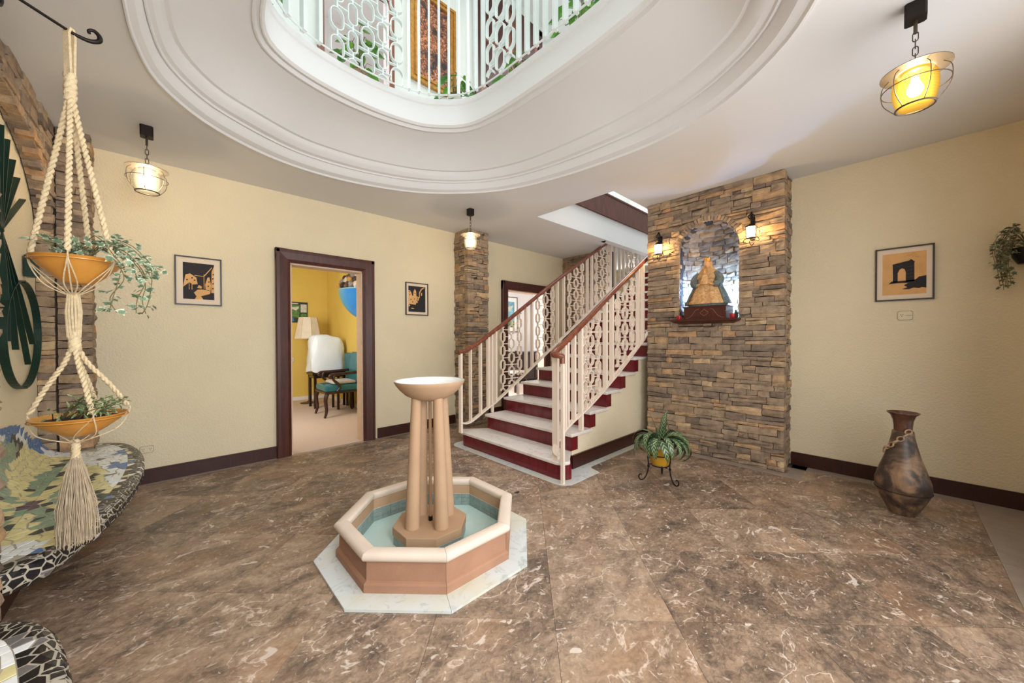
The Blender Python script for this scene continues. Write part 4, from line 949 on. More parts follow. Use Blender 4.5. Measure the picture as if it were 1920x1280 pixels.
def cells_from(seeds, clips, gap=.0032, rad=.16):
    """Voronoi cells of 2D seeds, each clipped by the half planes clips(seed)"""
    grid = {}; out = []; cs = .1
    for i, s_ in enumerate(seeds): grid.setdefault((int(s_[0]//cs), int(s_[1]//cs)), []).append(i)
    for i, (a, b) in enumerate(seeds):
        poly = [(a-.09, b-.09), (a+.09, b-.09), (a+.09, b+.09), (a-.09, b+.09)]
        for cl in clips((a, b)): poly = clip_poly(poly, *cl) if poly else poly
        ga, gb = int(a//cs), int(b//cs)
        for p in range(ga-2, ga+3):
            for q in range(gb-2, gb+3):
                for j in grid.get((p, q), ()):
                    if j == i or not poly: continue
                    A, B = seeds[j][0]-a, seeds[j][1]-b; d = math.hypot(A, B)
                    if d > rad or d < 1e-6: continue
                    poly = clip_poly(poly, A/d, B/d, (A*(2*a+A)/2+B*(2*b+B)/2)/d-gap)
        if poly and len(poly) >= 3 and area2(poly) > .00010: out.append((a, b, poly))
    return out
def jgrid(a0, a1, b0, b1, da, db, rg, j=.34):
    out = []; nb = max(1, round((b1-b0)/db)); na = max(1, round((a1-a0)/da))
    for k in range(nb):
        for i in range(na): out.append((a0+(i+.5+(.25 if k % 2 else -.25)+rg.uniform(-j, j))*(a1-a0)/na, b0+(k+.5+rg.uniform(-j, j)*.9)*(b1-b0)/nb))
    return out
def inside(pt, P):
    c = False
    for i in range(len(P)):
        (x0, y0), (x1, y1) = P[i], P[(i+1) % len(P)]
        if (y0 > pt[1]) != (y1 > pt[1]) and pt[0] < (x1-x0)*(pt[1]-y0)/(y1-y0)+x0: c = not c
    return c
def bench(name, label, E_, tail, back, design, seed, limit):
    rg = random.Random(seed); R_ = thing(name, label, 'bench', (-.5, (E_[0].y+E_[-1].y)/2, 0), 'mosaic benches')
    cum_ = [0]
    for a, b in zip(E_, E_[1:]): cum_.append(cum_[-1]+(b-a).length)
    LE = cum_[-1]; ctr = V((-.5, (E_[0].y+E_[-1].y)/2, 0))
    def edge(s_):
        s_ = max(0, min(LE-1e-6, s_)); k = 0
        while cum_[k+1] < s_: k += 1
        q = (s_-cum_[k])/(cum_[k+1]-cum_[k]); t0 = (E_[min(len(E_)-1, k+1)]-E_[max(0, k-1)]).normalized(); t1 = (E_[min(len(E_)-1, k+2)]-E_[k]).normalized(); t = t0.lerp(t1, q).normalized()
        n_ = V((-t.y, t.x, 0)); n_ = -n_ if n_.dot(ctr-E_[k]) < 0 else n_
        return E_[k].lerp(E_[k+1], q), n_
    PR = [(.012, ZT-.085), (.0, ZT-.065), (.0, ZT-.026), (.010, ZT-.008), (.028, ZT), (.078, ZT+.001)]; pw = [0]
    for a, b in zip(PR, PR[1:]): pw.append(pw[-1]+math.hypot(a[0]-b[0], a[1]-b[1]))
    def SA(s_, w_):
        p, n_ = edge(s_); w_ = max(0, min(pw[-1]-1e-6, w_)); k = 0
        while pw[k+1] < w_: k += 1
        q = (w_-pw[k])/(pw[k+1]-pw[k]); d = PR[k][0]+(PR[k+1][0]-PR[k][0])*q; z = PR[k][1]+(PR[k+1][1]-PR[k][1])*q
        tx, tz = PR[k+1][0]-PR[k][0], PR[k+1][1]-PR[k][1]; L_ = math.hypot(tx, tz)
        return p+n_*d+V((0, 0, z)), (n_*(-tz/L_)+V((0, 0, tx/L_))).normalized()
    inner = [SA(LE*k/60, pw[-1])[0].xy[:] for k in range(61)]; P = inner+tail
    def SB(x, y): return V((x, y, ZT+.001)), V((0, 0, 1))
    R0 = .15; bx = -.69
    def SC(y, w_):
        zt = back(y); r_ = R0; arc = r_*PI/2
        if w_ < .02: return V((XS_-w_, y, ZT+.001)), V((0, 0, 1))
        w2 = w_-.02
        if w2 < arc: a = w2/r_; return V((XS_-.02-r_*sin(a), y, ZT+.001+r_*(1-cos(a)))), V((sin(a), 0, cos(a)))
        return V((bx, y, ZT+r_+w2-arc)), V((1, 0, 0))
    def LC(y): return .02+R0*PI/2+max(.005, back(y)-ZT-R0) if back else 0
    # grout body
    mb = MB(); ns = 90; vs = [SA(LE*i/ns, w_)[0] for i in range(ns+1) for w_ in pw]; m1 = len(pw)
    mb.add(vs, [(i*m1+j, (i+1)*m1+j, (i+1)*m1+j+1, i*m1+j+1) for i in range(ns) for j in range(m1-1)])
    mb.add([(x, y, ZT+.0005) for x, y in P], [tuple(range(len(P)))])
    lo = [SA(LE*i/ns, 0)[0] for i in range(ns+1)]; mb.add([tuple(p) for p in lo]+[(x, y, ZT-.085) for x, y in tail], [tuple(range(ns+1+len(tail)))])
    if back:
        ny, nw = 60, 14; y0, y1 = 2.172, 4.158; vs = []
        for i in range(ny+1):
            y = y0+(y1-y0)*i/ny
            for j in range(nw+1): vs.append(SC(y, LC(y)*j/nw)[0]-V((0, 0, .001)))
        for i in range(ny+1): p = vs[i*(nw+1)+nw]; vs.append(V((-.699, p.y, p.z-.004)))
        b = (ny+1)*(nw+1)
        mb.add(vs, [(i*(nw+1)+j, i*(nw+1)+j+1, (i+1)*(nw+1)+j+1, (i+1)*(nw+1)+j) for i in range(ny) for j in range(nw)]+[(i*(nw+1)+nw, b+i, b+i+1, (i+1)*(nw+1)+nw) for i in range(ny)])
    mb.build('bench_body', 'grout', R_)
    ya, yb = min(p.y for p in E_), max(p.y for p in E_)
    MB().box((-.605, ya+.12, .0012), (-.56, yb-.25, ZT-.08)).build('support_wall', 'base', R_)  # dark baseboard colour stands in for the shadow under the seat
    cells = []
    for a, b, poly in cells_from(jgrid(0, LE, 0, pw[-1], .040, .0305, rg, .46), lambda s_: ((-1, 0, -.001), (1, 0, LE-.001), (0, -1, -.001), (0, 1, pw[-1]-.001))): cells.append((area2(poly), SA, a, b, poly, 'A'))
    segs = [(P[i], P[(i+1) % len(P)]) for i in range(len(P))]; sg = 1 if sum(a[0]*b[1]-b[0]*a[1] for a, b in segs) > 0 else -1
    def clB(s_):
        out = []
        for a, b in segs:
            dx, dy = b[0]-a[0], b[1]-a[1]; L_ = math.hypot(dx, dy)
            if L_ < 1e-6: continue
            t = max(0, min(1, ((s_[0]-a[0])*dx+(s_[1]-a[1])*dy)/L_**2))
            if math.hypot(a[0]+dx*t-s_[0], a[1]+dy*t-s_[1]) < .10: nx, ny_ = dy/L_*sg, -dx/L_*sg; out.append((nx, ny_, nx*a[0]+ny_*a[1]-.0015))
        return out
    seeds = [s_ for s_ in jgrid(min(p[0] for p in P), max(p[0] for p in P), min(p[1] for p in P), max(p[1] for p in P), .031, .056, rg, .46) if inside(s_, P)]
    for a, b, poly in cells_from(seeds, clB): cells.append((area2(poly), SB, a, b, poly, 'B'))
    if back:
        seeds = [s_ for s_ in jgrid(2.175, 4.155, 0, .75, .044, .038, rg, .44) if s_[1] < LC(s_[0])-.008]
        for a, b, poly in cells_from(seeds, lambda s_: ((-1, 0, -2.175), (1, 0, 4.155), (0, -1, -.001), (0, 1, LC(s_[0])-.001))): cells.append((area2(poly), SC, a, b, poly, 'C'))
    cells.sort(key=lambda c: -c[0]/(.3+abs(c[1](c[2], c[3])[0].y-1.6))**1.2)
    rest = MB()
    for idx, (ar, S, a, b, poly, kind) in enumerate(cells):
        c0, n0_ = S(a, b); mi = design(kind, c0, b, rg); mb = rest if idx >= limit else MB(); n_ = len(poly); lift = rg.uniform(.0010, .0020); top = []; bot = []
        for pa, pb in poly:
            p, N = S(pa, pb); nn = (N+n0_).normalized(); top.append(p+nn*lift); bot.append(p-nn*.002)
        mb.add(top+bot+[c0+n0_*(lift+.0003)], [(i, (i+1) % n_, 2*n_) for i in range(n_)]+[(i, n_+i, n_+(i+1) % n_, (i+1) % n_) for i in range(n_)], mi if idx >= limit else 0)
        if idx < limit: mb.build('mosaic_tile', MN[mi], R_)
    rest.build('small_mosaic_tiles', MN, R_, stuff=True); return R_
def zback1(y): return ZT+.10+.30*max(0, min(1, (4.15-y)/.9))**.8+.025*sin(y*9)
def design1(kind, p, w_, rg):
    if kind == 'A':
        if w_ < .118: return 4 if rg.random() < .9 else rg.choice((7, 7, 0))
        return 4 if rg.random() < .62 else rg.choice((0, 0, 5, 1, 7))
    y = p.y; g = p.x+.52 if kind == 'B' else -w_; top = kind == 'C' and p.z > zback1(y)-.075
    if top: return 5 if p.z > zback1(y)-.045 or sin(y*13) > .6 else 0
    fe = -.145-p.x if kind == 'B' else 1
    if kind == 'B' and y > 3.35 and fe < .16 and sin(y*17+p.x*30) > .15: return 5
    dy, dw = y-2.98, g*1.9; r_ = math.hypot(dy, dw); a = math.atan2(dw, dy)
    if r_ < .075: return 6
    lim = .50+.12*sin(a*3+1) if kind == 'B' else .95
    if r_ < lim:
        per = cos(a*7.0+1.0*sin(r_*5)); e_ = abs(per)
        if per > .0: return 3 if ((per < .34 and rg.random() < .6) or r_ > lim-.08) else 2
        return 1
    if r_ < lim+.10: return 1
    return 0 if rg.random() < .96 else rg.choice((7, 1))
def design2(kind, p, w_, rg):
    if kind == 'A': return 4 if (w_ < .118 and rg.random() < .96) or rg.random() < .8 else rg.choice((7, 7, 0))
    q = rg.random(); return 0 if q < .80 else (1 if q < .91 else (5 if q < .97 else 4))
bench('mosaic_bench', 'curved mosaic bench with a green flower pattern and black tiled edge under the arched niche', BE, [(-.43, 4.19), (-.52, 4.16), (-.52, 2.172)], zback1, design1, 3, 300)
bench('mosaic_bench', 'white mosaic bench end with black tiled edge in the near left corner', BE2, [(-.595, -.15), (-.595, 1.825)], None, design2, 4, 300)

# ---------------------------------------------------------------- green metal wall sculpture
SC = thing('wall_sculpture', 'dark green metal strip sculpture of a sheaf and hoop on the niche plaster', 'sculpture', (-.66, 3.4, 1.7))
def vstrip(a, b, bend=0, name='strip'):
    pts = []
    for k in range(9):
        t = k/8; pts.append((-.673, a[0]+(b[0]-a[0])*t+bend*sin(PI*t), a[1]+(b[1]-a[1])*t))
    MB().strip(pts, (1, 0, 0), .013, .006).build(name, 'green_metal', SC)
for y, z in ((3.37, 2.43), (3.47, 2.39), (3.57, 2.31), (3.65, 2.23), (3.76, 2.13), (3.26, 2.42), (3.16, 2.37), (3.06, 2.29), (2.97, 2.19)): vstrip((3.31, 1.84), (y, z))
for y, z in ((3.42, 1.24), (3.57, 1.19), (3.82, 1.09), (3.93, 1.22)): vstrip((3.31, 1.84), (y, z), .03)
MB().strip([(-.673, 3.70+.36*cos(2*PI*k/48), 1.28+.33*sin(2*PI*k/48)) for k in range(48)], (1, 0, 0), .017, .006, True).build('hoop', 'green_metal', SC)
MB().box((-.69, 3.86, 1.66), (-.64, 3.93, 1.80)).build('plate', 'green_metal', SC)
for y, z in ((3.31, 1.84), (3.70, .952), (3.70, 1.608)): MB().tube([(-.698, y, z), (-.655, y, z)], .008, 8).build('fixing_pin', 'green_metal', SC)

# ---------------------------------------------------------------- plants: leaf meshes and helpers
def leaf_mat(name, dark, light, edge=None, tr=.25):
    t = NT(name); rnd = t.n('ShaderNodeObjectInfo').outputs['Random']; p = t.coord()
    c = t.ramp(rnd, [(0, lin(dark)), (1, lin(light))])
    if edge:
        ln = t.n('ShaderNodeVectorMath', _operation='LENGTH'); sub = t.n('ShaderNodeVectorMath', _operation='SUBTRACT'); t.l(p, sub.inputs[0]); sub.inputs[1].default_value = (0, .45, 0); t.l(sub.outputs[0], ln.inputs[0])
        f_ = t.math('ADD', ln.outputs['Value'], t.math('MULTIPLY', t.noise(p, 3, 2), .5))
        c = t.mix(t.ramp(f_, [(.52, (0, 0, 0)), (.62, (1, 1, 1))]), c, lin(edge))
    t.col(c); t.set(.4); t.b.inputs['Transmission Weight'].default_value = 0; t.b.inputs['Subsurface Weight'].default_value = 0; return t.m
M['ivyleaf'] = leaf_mat('variegated_ivy_leaf', (92, 122, 94), (140, 168, 134), (214, 222, 196))
M['ivygrey'] = leaf_mat('grey_green_ivy_leaf', (74, 84, 62), (112, 120, 92), (156, 158, 128))
M['sprig'] = leaf_mat('small_sprig_leaf', (70, 96, 60), (140, 160, 112), (198, 204, 164))
M['pothos'] = leaf_mat('bright_pothos_leaf', (62, 128, 42), (122, 184, 66))
def flat_leaf(pts, fold=.12, mat='ivyleaf'):
    n_ = len(pts); m_ = MB(); vs = [(x, y, abs(x)*fold-.15*y*y) for x, y in pts]; vs.append((0, .42, -.02)); m_.add(vs, [(i, (i+1) % n_, n_) for i in range(n_)]); return m_
ivy_pts = [(0, 0), (.22, .02), (.50, .10), (.30, .30), (.46, .62), (.18, .58), (0, 1.0), (-.18, .58), (-.46, .62), (-.30, .30), (-.50, .10), (-.22, .02)]
heart = [(0, .05), (.16, 0), (.36, .1), (.42, .34), (.32, .62), (.14, .86), (0, 1.0), (-.14, .86), (-.32, .62), (-.42, .34), (-.36, .1), (-.16, 0)]
lance = [(0, 0), (.12, .2), (.17, .45), (.12, .75), (0, 1), (-.12, .75), (-.17, .45), (-.12, .2)]
LEAF = {'ivy': flat_leaf(ivy_pts).mesh('leaf', 'ivyleaf'), 'ivyg': flat_leaf(ivy_pts).mesh('leaf', 'ivygrey'), 'pothos': flat_leaf(heart, .25).mesh('leaf', 'pothos'), 'sprig': flat_leaf(lance, .3).mesh('leaf', 'sprig')}
def put_leaf(root, me, pos, dirv, nrm, size):
    Y = V(dirv).normalized(); Z = V(nrm)-Y*Y.dot(V(nrm)); Z = Z.normalized() if Z.length > 1e-4 else Y.orthogonal().normalized(); X = Y.cross(Z)*size; Y = Y*size; Z = Z*size
    return inst('leaf', me, root, Matrix(((X.x, Y.x, Z.x, pos[0]), (X.y, Y.y, Z.y, pos[1]), (X.z, Y.z, Z.z, pos[2]), (0, 0, 0, 1))))
def vine(root, path, rg, me, n_, size, spread=.02, rad=.0016, up=.6, t0=.0):
    P = catmull(path, k=8); MB().tube(P, rad, 5).build('stem', 'stem', root)
    for k in range(n_):
        t = (t0+(1-t0)*(k+rg.random())/n_)*(len(P)-1); i = min(len(P)-2, int(t)); p = P[i].lerp(P[i+1], t-i); d = (P[i+1]-P[i]).normalized()
        o = V((rg.gauss(0, 1), rg.gauss(0, 1), rg.gauss(0, .7)+up)); o.normalize()
        put_leaf(root, me, p+o*spread*rg.uniform(.3, 1.2), o*.8+d*.5+V((0, 0, -.25)), V((rg.gauss(0, .5), rg.gauss(0, .5), 1)), size*rg.uniform(.7, 1.2))

# ---------------------------------------------------------------- iron hook and macrame plant hanger
HK = thing('iron_bracket', 'curled wrought iron bracket holding the macrame plant hanger', 'bracket', (-.43, 2.10, 2.47))
MB().tube([(-.47, 2.075, 2.47), (-.40, 2.145, 2.47), (-.285, 2.245, 2.47)], .0055, 8).build('rod', 'iron', HK, smooth=60)
d_ = V((.727, -.687, 0)); hd = V((.75, .1, 0)).normalized(); cpt = V((-.285, 2.245, 2.47))
sp = [cpt, cpt+hd*.025+V((0, 0, -.006)), cpt+hd*.055+V((0, 0, -.006)), cpt+hd*.078+V((0, 0, .008)), cpt+hd*.08+V((0, 0, .028)), cpt+hd*.066+V((0, 0, .042)), cpt+hd*.052+V((0, 0, .036)), cpt+hd*.052+V((0, 0, .024))]
MB().tube(catmull(sp, k=5), [.0055+.003*sin(PI*min(1, k/30)) for k in range(len(catmull(sp, k=5)))], 8).build('scroll', 'iron', HK, smooth=60)
sp = [V((-.44, 2.13, 2.47)), V((-.445, 2.18, 2.455)), V((-.445, 2.225, 2.46)), V((-.443, 2.245, 2.485)), V((-.443, 2.232, 2.51)), V((-.443, 2.21, 2.508)), V((-.443, 2.205, 2.492))]
MB().tube(catmull(sp, k=5), .007, 8).build('scroll', 'iron', HK, smooth=60)
MB().box((-.431, 2.05, 2.40), (-.412, 2.085, 2.54)).build('wall_plate', 'iron', HK)
RV = V((.727, -.687, 0)); FV = V((.687, .727, 0)); PC = V((-.284, 2.248, 0)); PB = PC+RV*.022
MH = thing('macrame_hanger', 'long cream macrame plant hanger with two bowls and a fringed tassel', 'plant hanger', (PC.x, PC.y, 2.47))
def pc(r_, f_, z): return PC+RV*r_+FV*f_+V((0, 0, z))
MB().strip([pc(0, -.006, 2.30), pc(0, -.010, 2.46), pc(0, -.004, 2.480), pc(0, .005, 2.479), pc(0, .010, 2.46), pc(0, .006, 2.30)], RV, .012, .008).build('top_loop', 'jute', MH)
def twist(path, rad, amp, pitch, name='cord', k=6, strands=2):
    P = catmull(path, k=k); cum_ = [0]
    for a, b in zip(P, P[1:]): cum_.append(cum_[-1]+(b-a).length)
    Lg = cum_[-1]; n_ = max(8, int(Lg/.006)); Q = []; j = 0
    for i in range(n_+1):
        s_ = Lg*i/n_
        while j < len(cum_)-2 and cum_[j+1] < s_: j += 1
        Q.append((P[j].lerp(P[j+1], (s_-cum_[j])/max(1e-9, cum_[j+1]-cum_[j])), s_))
    m_ = MB()
    for st_ in range(strands):
        pts = []
        for i, (q, s_) in enumerate(Q):
            T = ((Q[min(n_, i+1)][0]-Q[max(0, i-1)][0]).normalized()); A = T.cross(V((.3, .9, .1))).normalized(); B = T.cross(A); a = 2*PI*(s_/pitch+st_/strands); pts.append(q+(A*cos(a)+B*sin(a))*amp)
        m_.tube(pts, rad, 6)
    return m_.build(name, 'jute', MH, smooth=60)
twist([pc(0, 0, 2.30), pc(0, 0, 2.20)], .012, .008, .07, 'top_knot', strands=3)
def rimpts(R_, degs): return [(.022+R_*(cos(math.radians(d))*.632-sin(math.radians(d))*.775), R_*(cos(math.radians(d))*.775+sin(math.radians(d))*.632)) for d in degs]
rim1 = rimpts(.127, (158, 258, 74, -48))
for a, b in rim1: twist([pc(a*.06, b*.06, 2.20), pc(a*.20, b*.20, 2.10), pc(a*.6, b*.6, 1.84), pc(a*1.0, b*1.0, 1.58)], .0056, .0048, .046)
for a, b in rim1:
    for q in (-.012, .0, .012): MB().tube(catmull([pc(a*1.0, b*1.0, 1.585), pc(a*1.02+q*.3, b*1.02, 1.545), pc(a*.55+q, b*.55+q, 1.468), pc(a*.10+q*.4, b*.10, 1.425)], k=5), .0022, 5).build('cord', 'jute', MH)
m_ = MB()
for k in range(14): a = 2*PI*k/14; m_.tube([pc(.014*cos(a), .014*sin(a), 1.435), pc(.020*cos(a), .020*sin(a), 1.36), pc(.016*cos(a+.2), .016*sin(a+.2), 1.255)], .0034, 5)
m_.build('gathered_cords', 'jute', MH); twist([pc(0, 0, 1.275), pc(.004, 0, 1.205)], .011, .009, .05, 'middle_knot', strands=3)
rim2 = rimpts(.133, (160, 282, 70, 10))
for a, b in rim2: twist([pc(a*.08, b*.08, 1.21), pc(a*.25, b*.25, 1.15), pc(a*.65, b*.65, 1.06), pc(a*1.0, b*1.0, .965)], .0054, .0046, .042)
for a, b in rim2:
    for q in (-.014, .012): MB().tube(catmull([pc(a, b, .97), pc(a*1.02+q*.3, b*1.02, .945), pc(a*.60+q*2, b*.60+q, .875), pc(a*.06, b*.06, .835)], k=5), .0020, 5).build('cord', 'jute', MH)
twist([pc(0, 0, .845), pc(0, 0, .77)], .009, .006, .04, 'tassel_knot', strands=3)
rg = random.Random(8); m_ = MB()
for k in range(230):
    a = rg.uniform(0, 2*PI); r0 = .012*math.sqrt(rg.random()); r1 = .058*math.sqrt(rg.random()); z1 = .432+abs(rg.gauss(0, .018)); P = [pc(r0*cos(a), r0*sin(a), .785)]
    for q in range(1, 6):
        t = q/5; rr = r0+(r1-r0)*min(1, t*1.5)**.8; P.append(pc(rr*cos(a)+rg.gauss(0, .0025), rr*sin(a)+rg.gauss(0, .0025), .785+(z1-.785)*t))
    m_.tube(P, .0013, 3, cap=False)
m_.build('tassel', 'tassel', MH, stuff=True)
def bowl(label, z0, R_, h):
    B_ = thing('planter_bowl', label, 'plant bowl', (PB.x, PB.y, z0), 'ochre bowls in the macrame hanger')
    pr = [(0, 0), (.035, 0), (.045, .004), (R_*.55, h*.30), (R_*.82, h*.66), (R_*.97, h*.96), (R_*1.0, h), (R_*.97, h+.002), (R_*.93, h*.94), (R_*.78, h*.62), (R_*.5, h*.3), (0, h*.14)]
    MB().lathe([(q, z) for q, z in pr], 44, (PB.x, PB.y, z0)).build('bowl', 'terra', B_, smooth=50)
    MB().lathe([(R_*.99, h*.86), (R_*1.012, h*.87), (R_*1.012, h*.90), (R_*.99, h*.905)], 44, (PB.x, PB.y, z0)).build('rim_band', 'terra', B_, smooth=50)
    MB().lathe([(0, h*.86), (R_*.5, h*.86), (R_*.9, h*.80)], 30, (PB.x, PB.y, z0)).build('soil', 'soil', B_, smooth=50); return B_
b1 = bowl('upper ochre bowl of trailing ivy in the macrame hanger', 1.470, .126, .098); b2 = bowl('lower ochre bowl of leafy sprigs in the macrame hanger', .868, .132, .078)
rg = random.Random(31)
for k in range(10):                          # upper bowl: low mound
    a = rg.uniform(0, 2*PI); q = rg.uniform(.02, .085); P = [pc(q*.4*cos(a), q*.4*sin(a), 1.55), pc(q*cos(a)*.8, q*sin(a)*.8, 1.60+rg.uniform(0, .03)), pc(q*1.2*cos(a), q*1.2*sin(a), 1.59+rg.uniform(0, .04))]
    vine(b1, P, rg, LEAF['ivy'], 9, .028, .018)
for k in range(9):                           # trailing to the right
    fz = rg.uniform(-.06, .06); dz = rg.uniform(0, .06); q = rg.uniform(.8, 1.1)
    P = [pc(.03, fz*.3, 1.555), pc(.10, fz*.6, 1.615+dz*.6), pc(.17*q, fz, 1.60+dz*.7), pc(.235*q, fz*1.2, 1.54+dz*.6), pc(.265*q, fz*1.2, 1.47+dz)]
    if k < 5: P += [pc(.25*q-.02*(k % 3), fz*1.2, 1.41), pc(.245-.012*k, fz*1.2, 1.355)]
    vine(b1, P, rg, LEAF['ivy'], 24 if k < 5 else 17, .027, .022, t0=.15)
for k in range(26):                          # lower bowl: sprigs leaning right
    a = rg.gauss(0, .5); ln = rg.uniform(.08, .19); el = rg.uniform(.15, .75); q = rg.uniform(-.06, .07)
    P0_ = pc(q, rg.uniform(-.05, .05), .935); D_ = (RV*cos(a)+FV*sin(a))*cos(el)+V((0, 0, sin(el)))
    vine(b2, [P0_, P0_+D_*ln*.5+V((0, 0, .008)), P0_+D_*ln], rg, LEAF['sprig'], 8, .026, .012, up=.2, t0=.25)

# ---------------------------------------------------------------- ivy on the right wall
IV = thing('hanging_ivy', 'grey green ivy hanging from a dark wall pot at the right edge', 'plant', (4.33, -.66, 1.80))
MB().lathe([(0, 0), (.05, 0), (.075, .05), (.085, .11), (.08, .11), (.07, .05), (0, .02)], 24, (4.345, -.655, 1.76)).build('pot', 'blackiron', IV, smooth=50)
MB().lathe([(0, 0), (.078, 0)], 20, (4.345, -.655, 1.86)).build('soil', 'soil', IV)
rg = random.Random(12)
for k in range(22):
    a = rg.uniform(.9, 3.9) if k % 3 else rg.uniform(1.3, 2.3); q = rg.uniform(.09, .16); top = rg.uniform(1.90, 2.03); end = rg.uniform(1.58, 1.85); c = V((4.345, -.655, 0))
    D_ = V((min(.05, cos(a)), sin(a), 0)); P = [c+V((0, 0, 1.86)), c+D_*q*.6+V((0, 0, top)), c+D_*q*1.05+V((0, 0, (top+end)/2+.03)), c+D_*q*.95+V((0, 0, end))]
    vine(IV, P, rg, LEAF['ivyg'], 11, .032, .018, t0=.25)

# ---------------------------------------------------------------- potted plant on wrought iron stand
def strip_leaf_mat():
    t = NT('striped_leaf'); uv = t.n('ShaderNodeUVMap').outputs[0]; sx = t.n('ShaderNodeSeparateXYZ'); t.l(uv, sx.inputs[0])
    au = t.math('ABSOLUTE', t.math('SUBTRACT', sx.outputs[0], .5)); s_ = t.math('FRACT', t.math('SUBTRACT', t.math('MULTIPLY', sx.outputs[1], 11), t.math('MULTIPLY', au, 3.0)))
    band = t.math('MULTIPLY', t.ramp(s_, [(.30, (0, 0, 0)), (.42, (1, 1, 1)), (.66, (1, 1, 1)), (.78, (0, 0, 0))]), t.ramp(au, [(.30, (1, 1, 1)), (.42, (0, 0, 0))]))
    t.col(t.mix(band, lin((50, 78, 54)), lin((156, 172, 116)))); return t.set(.35)
M['striped'] = strip_leaf_mat(); M['yellowpot'] = simple('yellow_plastic_pot', (206, 156, 44), .4, var=.06); M['leafback'] = M['striped']
def long_leaf(L_, W_, droop, rise):
    n_ = 10; m_ = MB(); vs = []; a = rise; x = z = 0; uvs = []
    for i in range(n_+1):
        t = i/n_; wv = W_*(sin(PI*min(1, t*1.02+.03))**.75)*(1-.25*t)
        for q, dz in ((-1, .10), (-.5, .03), (0, 0), (.5, .03), (1, .10)): vs.append((q*wv/2, x, z+dz*wv*1.2)); uvs.append(((q+1)/2, t))
        a -= droop/n_*(1+.6*t); x += cos(a)*L_/n_; z += sin(a)*L_/n_
    fs = [(i*5+k, i*5+k+1, i*5+k+6, i*5+k+5) for i in range(n_) for k in range(4)]
    m_.add(vs, fs); me = m_.mesh('leaf', 'striped', smooth=80); ul = me.uv_layers.new(name='UVMap')
    for lp in me.loops: ul.data[lp.index].uv = uvs[lp.vertex_index]
    return me
PT = V((3.10, 1.395, 0)); SD = thing('plant_stand', 'black wrought iron plant stand with curled feet', 'plant stand', tuple(PT))
for k, a in enumerate((-2.55, -.46, 1.55)):
    D_ = V((cos(a), sin(a), 0)) if k else V((-.727, .687, 0)).normalized()
    if k == 1: D_ = V((-.25, -.95, 0)).normalized()
    if k == 2: D_ = V((.95, .3, 0)).normalized()
    P = [(.155, .335), (.165, .352), (.150, .368), (.130, .365), (.112, .345), (.108, .31), (.108, .26), (.106, .20), (.100, .14), (.108, .08), (.128, .03), (.152, .008), (.176, .012), (.186, .035), (.176, .055), (.162, .052)]
    MB().tube(catmull([PT+D_*q+V((0, 0, z)) for q, z in P], k=4), .0055, 8).build('leg', 'blackiron', SD, smooth=60)
    MB().lathe([(0, -.012), (.010, -.008), (.011, .008), (0, .012)], 10, tuple(PT+D_*.101+V((0, 0, .125)))).build('collar', 'blackiron', SD)
for z, q in ((.235, .106), (.135, .07)): MB().tube([PT+V((q*cos(2*PI*k/30), q*sin(2*PI*k/30), z)) for k in range(30)], .005, 6, True).build('ring', 'blackiron', SD, smooth=60)
m_ = MB()
for k in range(3): a = 2*PI*k/3; m_.tube([PT+V((.07*cos(a), .07*sin(a), .135)), PT+V((.103*cos(a), .103*sin(a), .135))], .004, 6)
m_.build('brace', 'blackiron', SD)
PP = thing('potted_plant', 'striped leaf plant in a yellow pot on the iron stand', 'plant', (PT.x, PT.y, .141))
MB().lathe([(0, .001), (.066, .001), (.072, .006), (.088, .09), (.094, .165), (.099, .166), (.099, .185), (.093, .185), (.090, .165), (.08, .10), (0, .09)], 32, (PT.x, PT.y, .141)).build('pot', 'yellowpot', PP, smooth=40)
MB().lathe([(0, .155), (.05, .158), (.092, .155)], 24, (PT.x, PT.y, .141)).build('soil', 'soil', PP)
rg = random.Random(77)
LL = [long_leaf(.34, .070, 2.5, 1.15), long_leaf(.38, .074, 2.9, 1.25), long_leaf(.30, .066, 1.9, .95), long_leaf(.34, .064, .5, 1.42), long_leaf(.44, .064, 3.2, 1.3)]
spec = [(0.05, 3), (-1.15, 3), (2.1, 3)]
for k in range(34): spec.append((2*PI*k/34*1.0+rg.uniform(-.12, .12), rg.choice((0, 1, 2, 4, 0, 1))))
for k in range(9): spec.append((-.757+rg.uniform(-.75, .75), rg.choice((1, 4, 4))))
for a, v_ in spec:
    base = PT+V((.02*cos(a), .02*sin(a), .285+rg.uniform(0, .05))); o = inst('leaf', LL[v_], PP, Matrix.Translation(base) @ Matrix.Rotation(a-PI/2, 4, 'Z') @ Matrix.Rotation(rg.uniform(-.25, .25), 4, 'Y') @ Matrix.Rotation(rg.uniform(-.15, .3), 4, 'X') @ Matrix.Scale(rg.uniform(.85, 1.08), 4))
m_ = MB()
for k in range(9): a = 2*PI*k/9; m_.tube([PT+V((.012*cos(a), .012*sin(a), .29)), PT+V((.022*cos(a), .022*sin(a), .36))], .005, 5)
m_.build('stalks', 'stem', PP)
TG = PT+V((-.075, -.055, .33)); tg = MB(); tg.obox(TG, RV*.042+V((0, 0, .030)), V((0, 0, .008))-RV*.004, FV*.001)
tag(tg.build('plant_tag', 'bowlwhite'), 'white plastic plant tag stuck among the striped leaves', 'tag')
tag(MB().lathe([(0, .0006), (.022, .0012), (.014, .005), (0, .006)], 7, (2.02, 2.08, .0003), sx=1.3, sy=.6, wob=lambda a, z: 1+.35*sin(a*3)).build('dry_leaf', 'soil'), 'small dark dry leaf fallen before the bottom step', 'leaf')

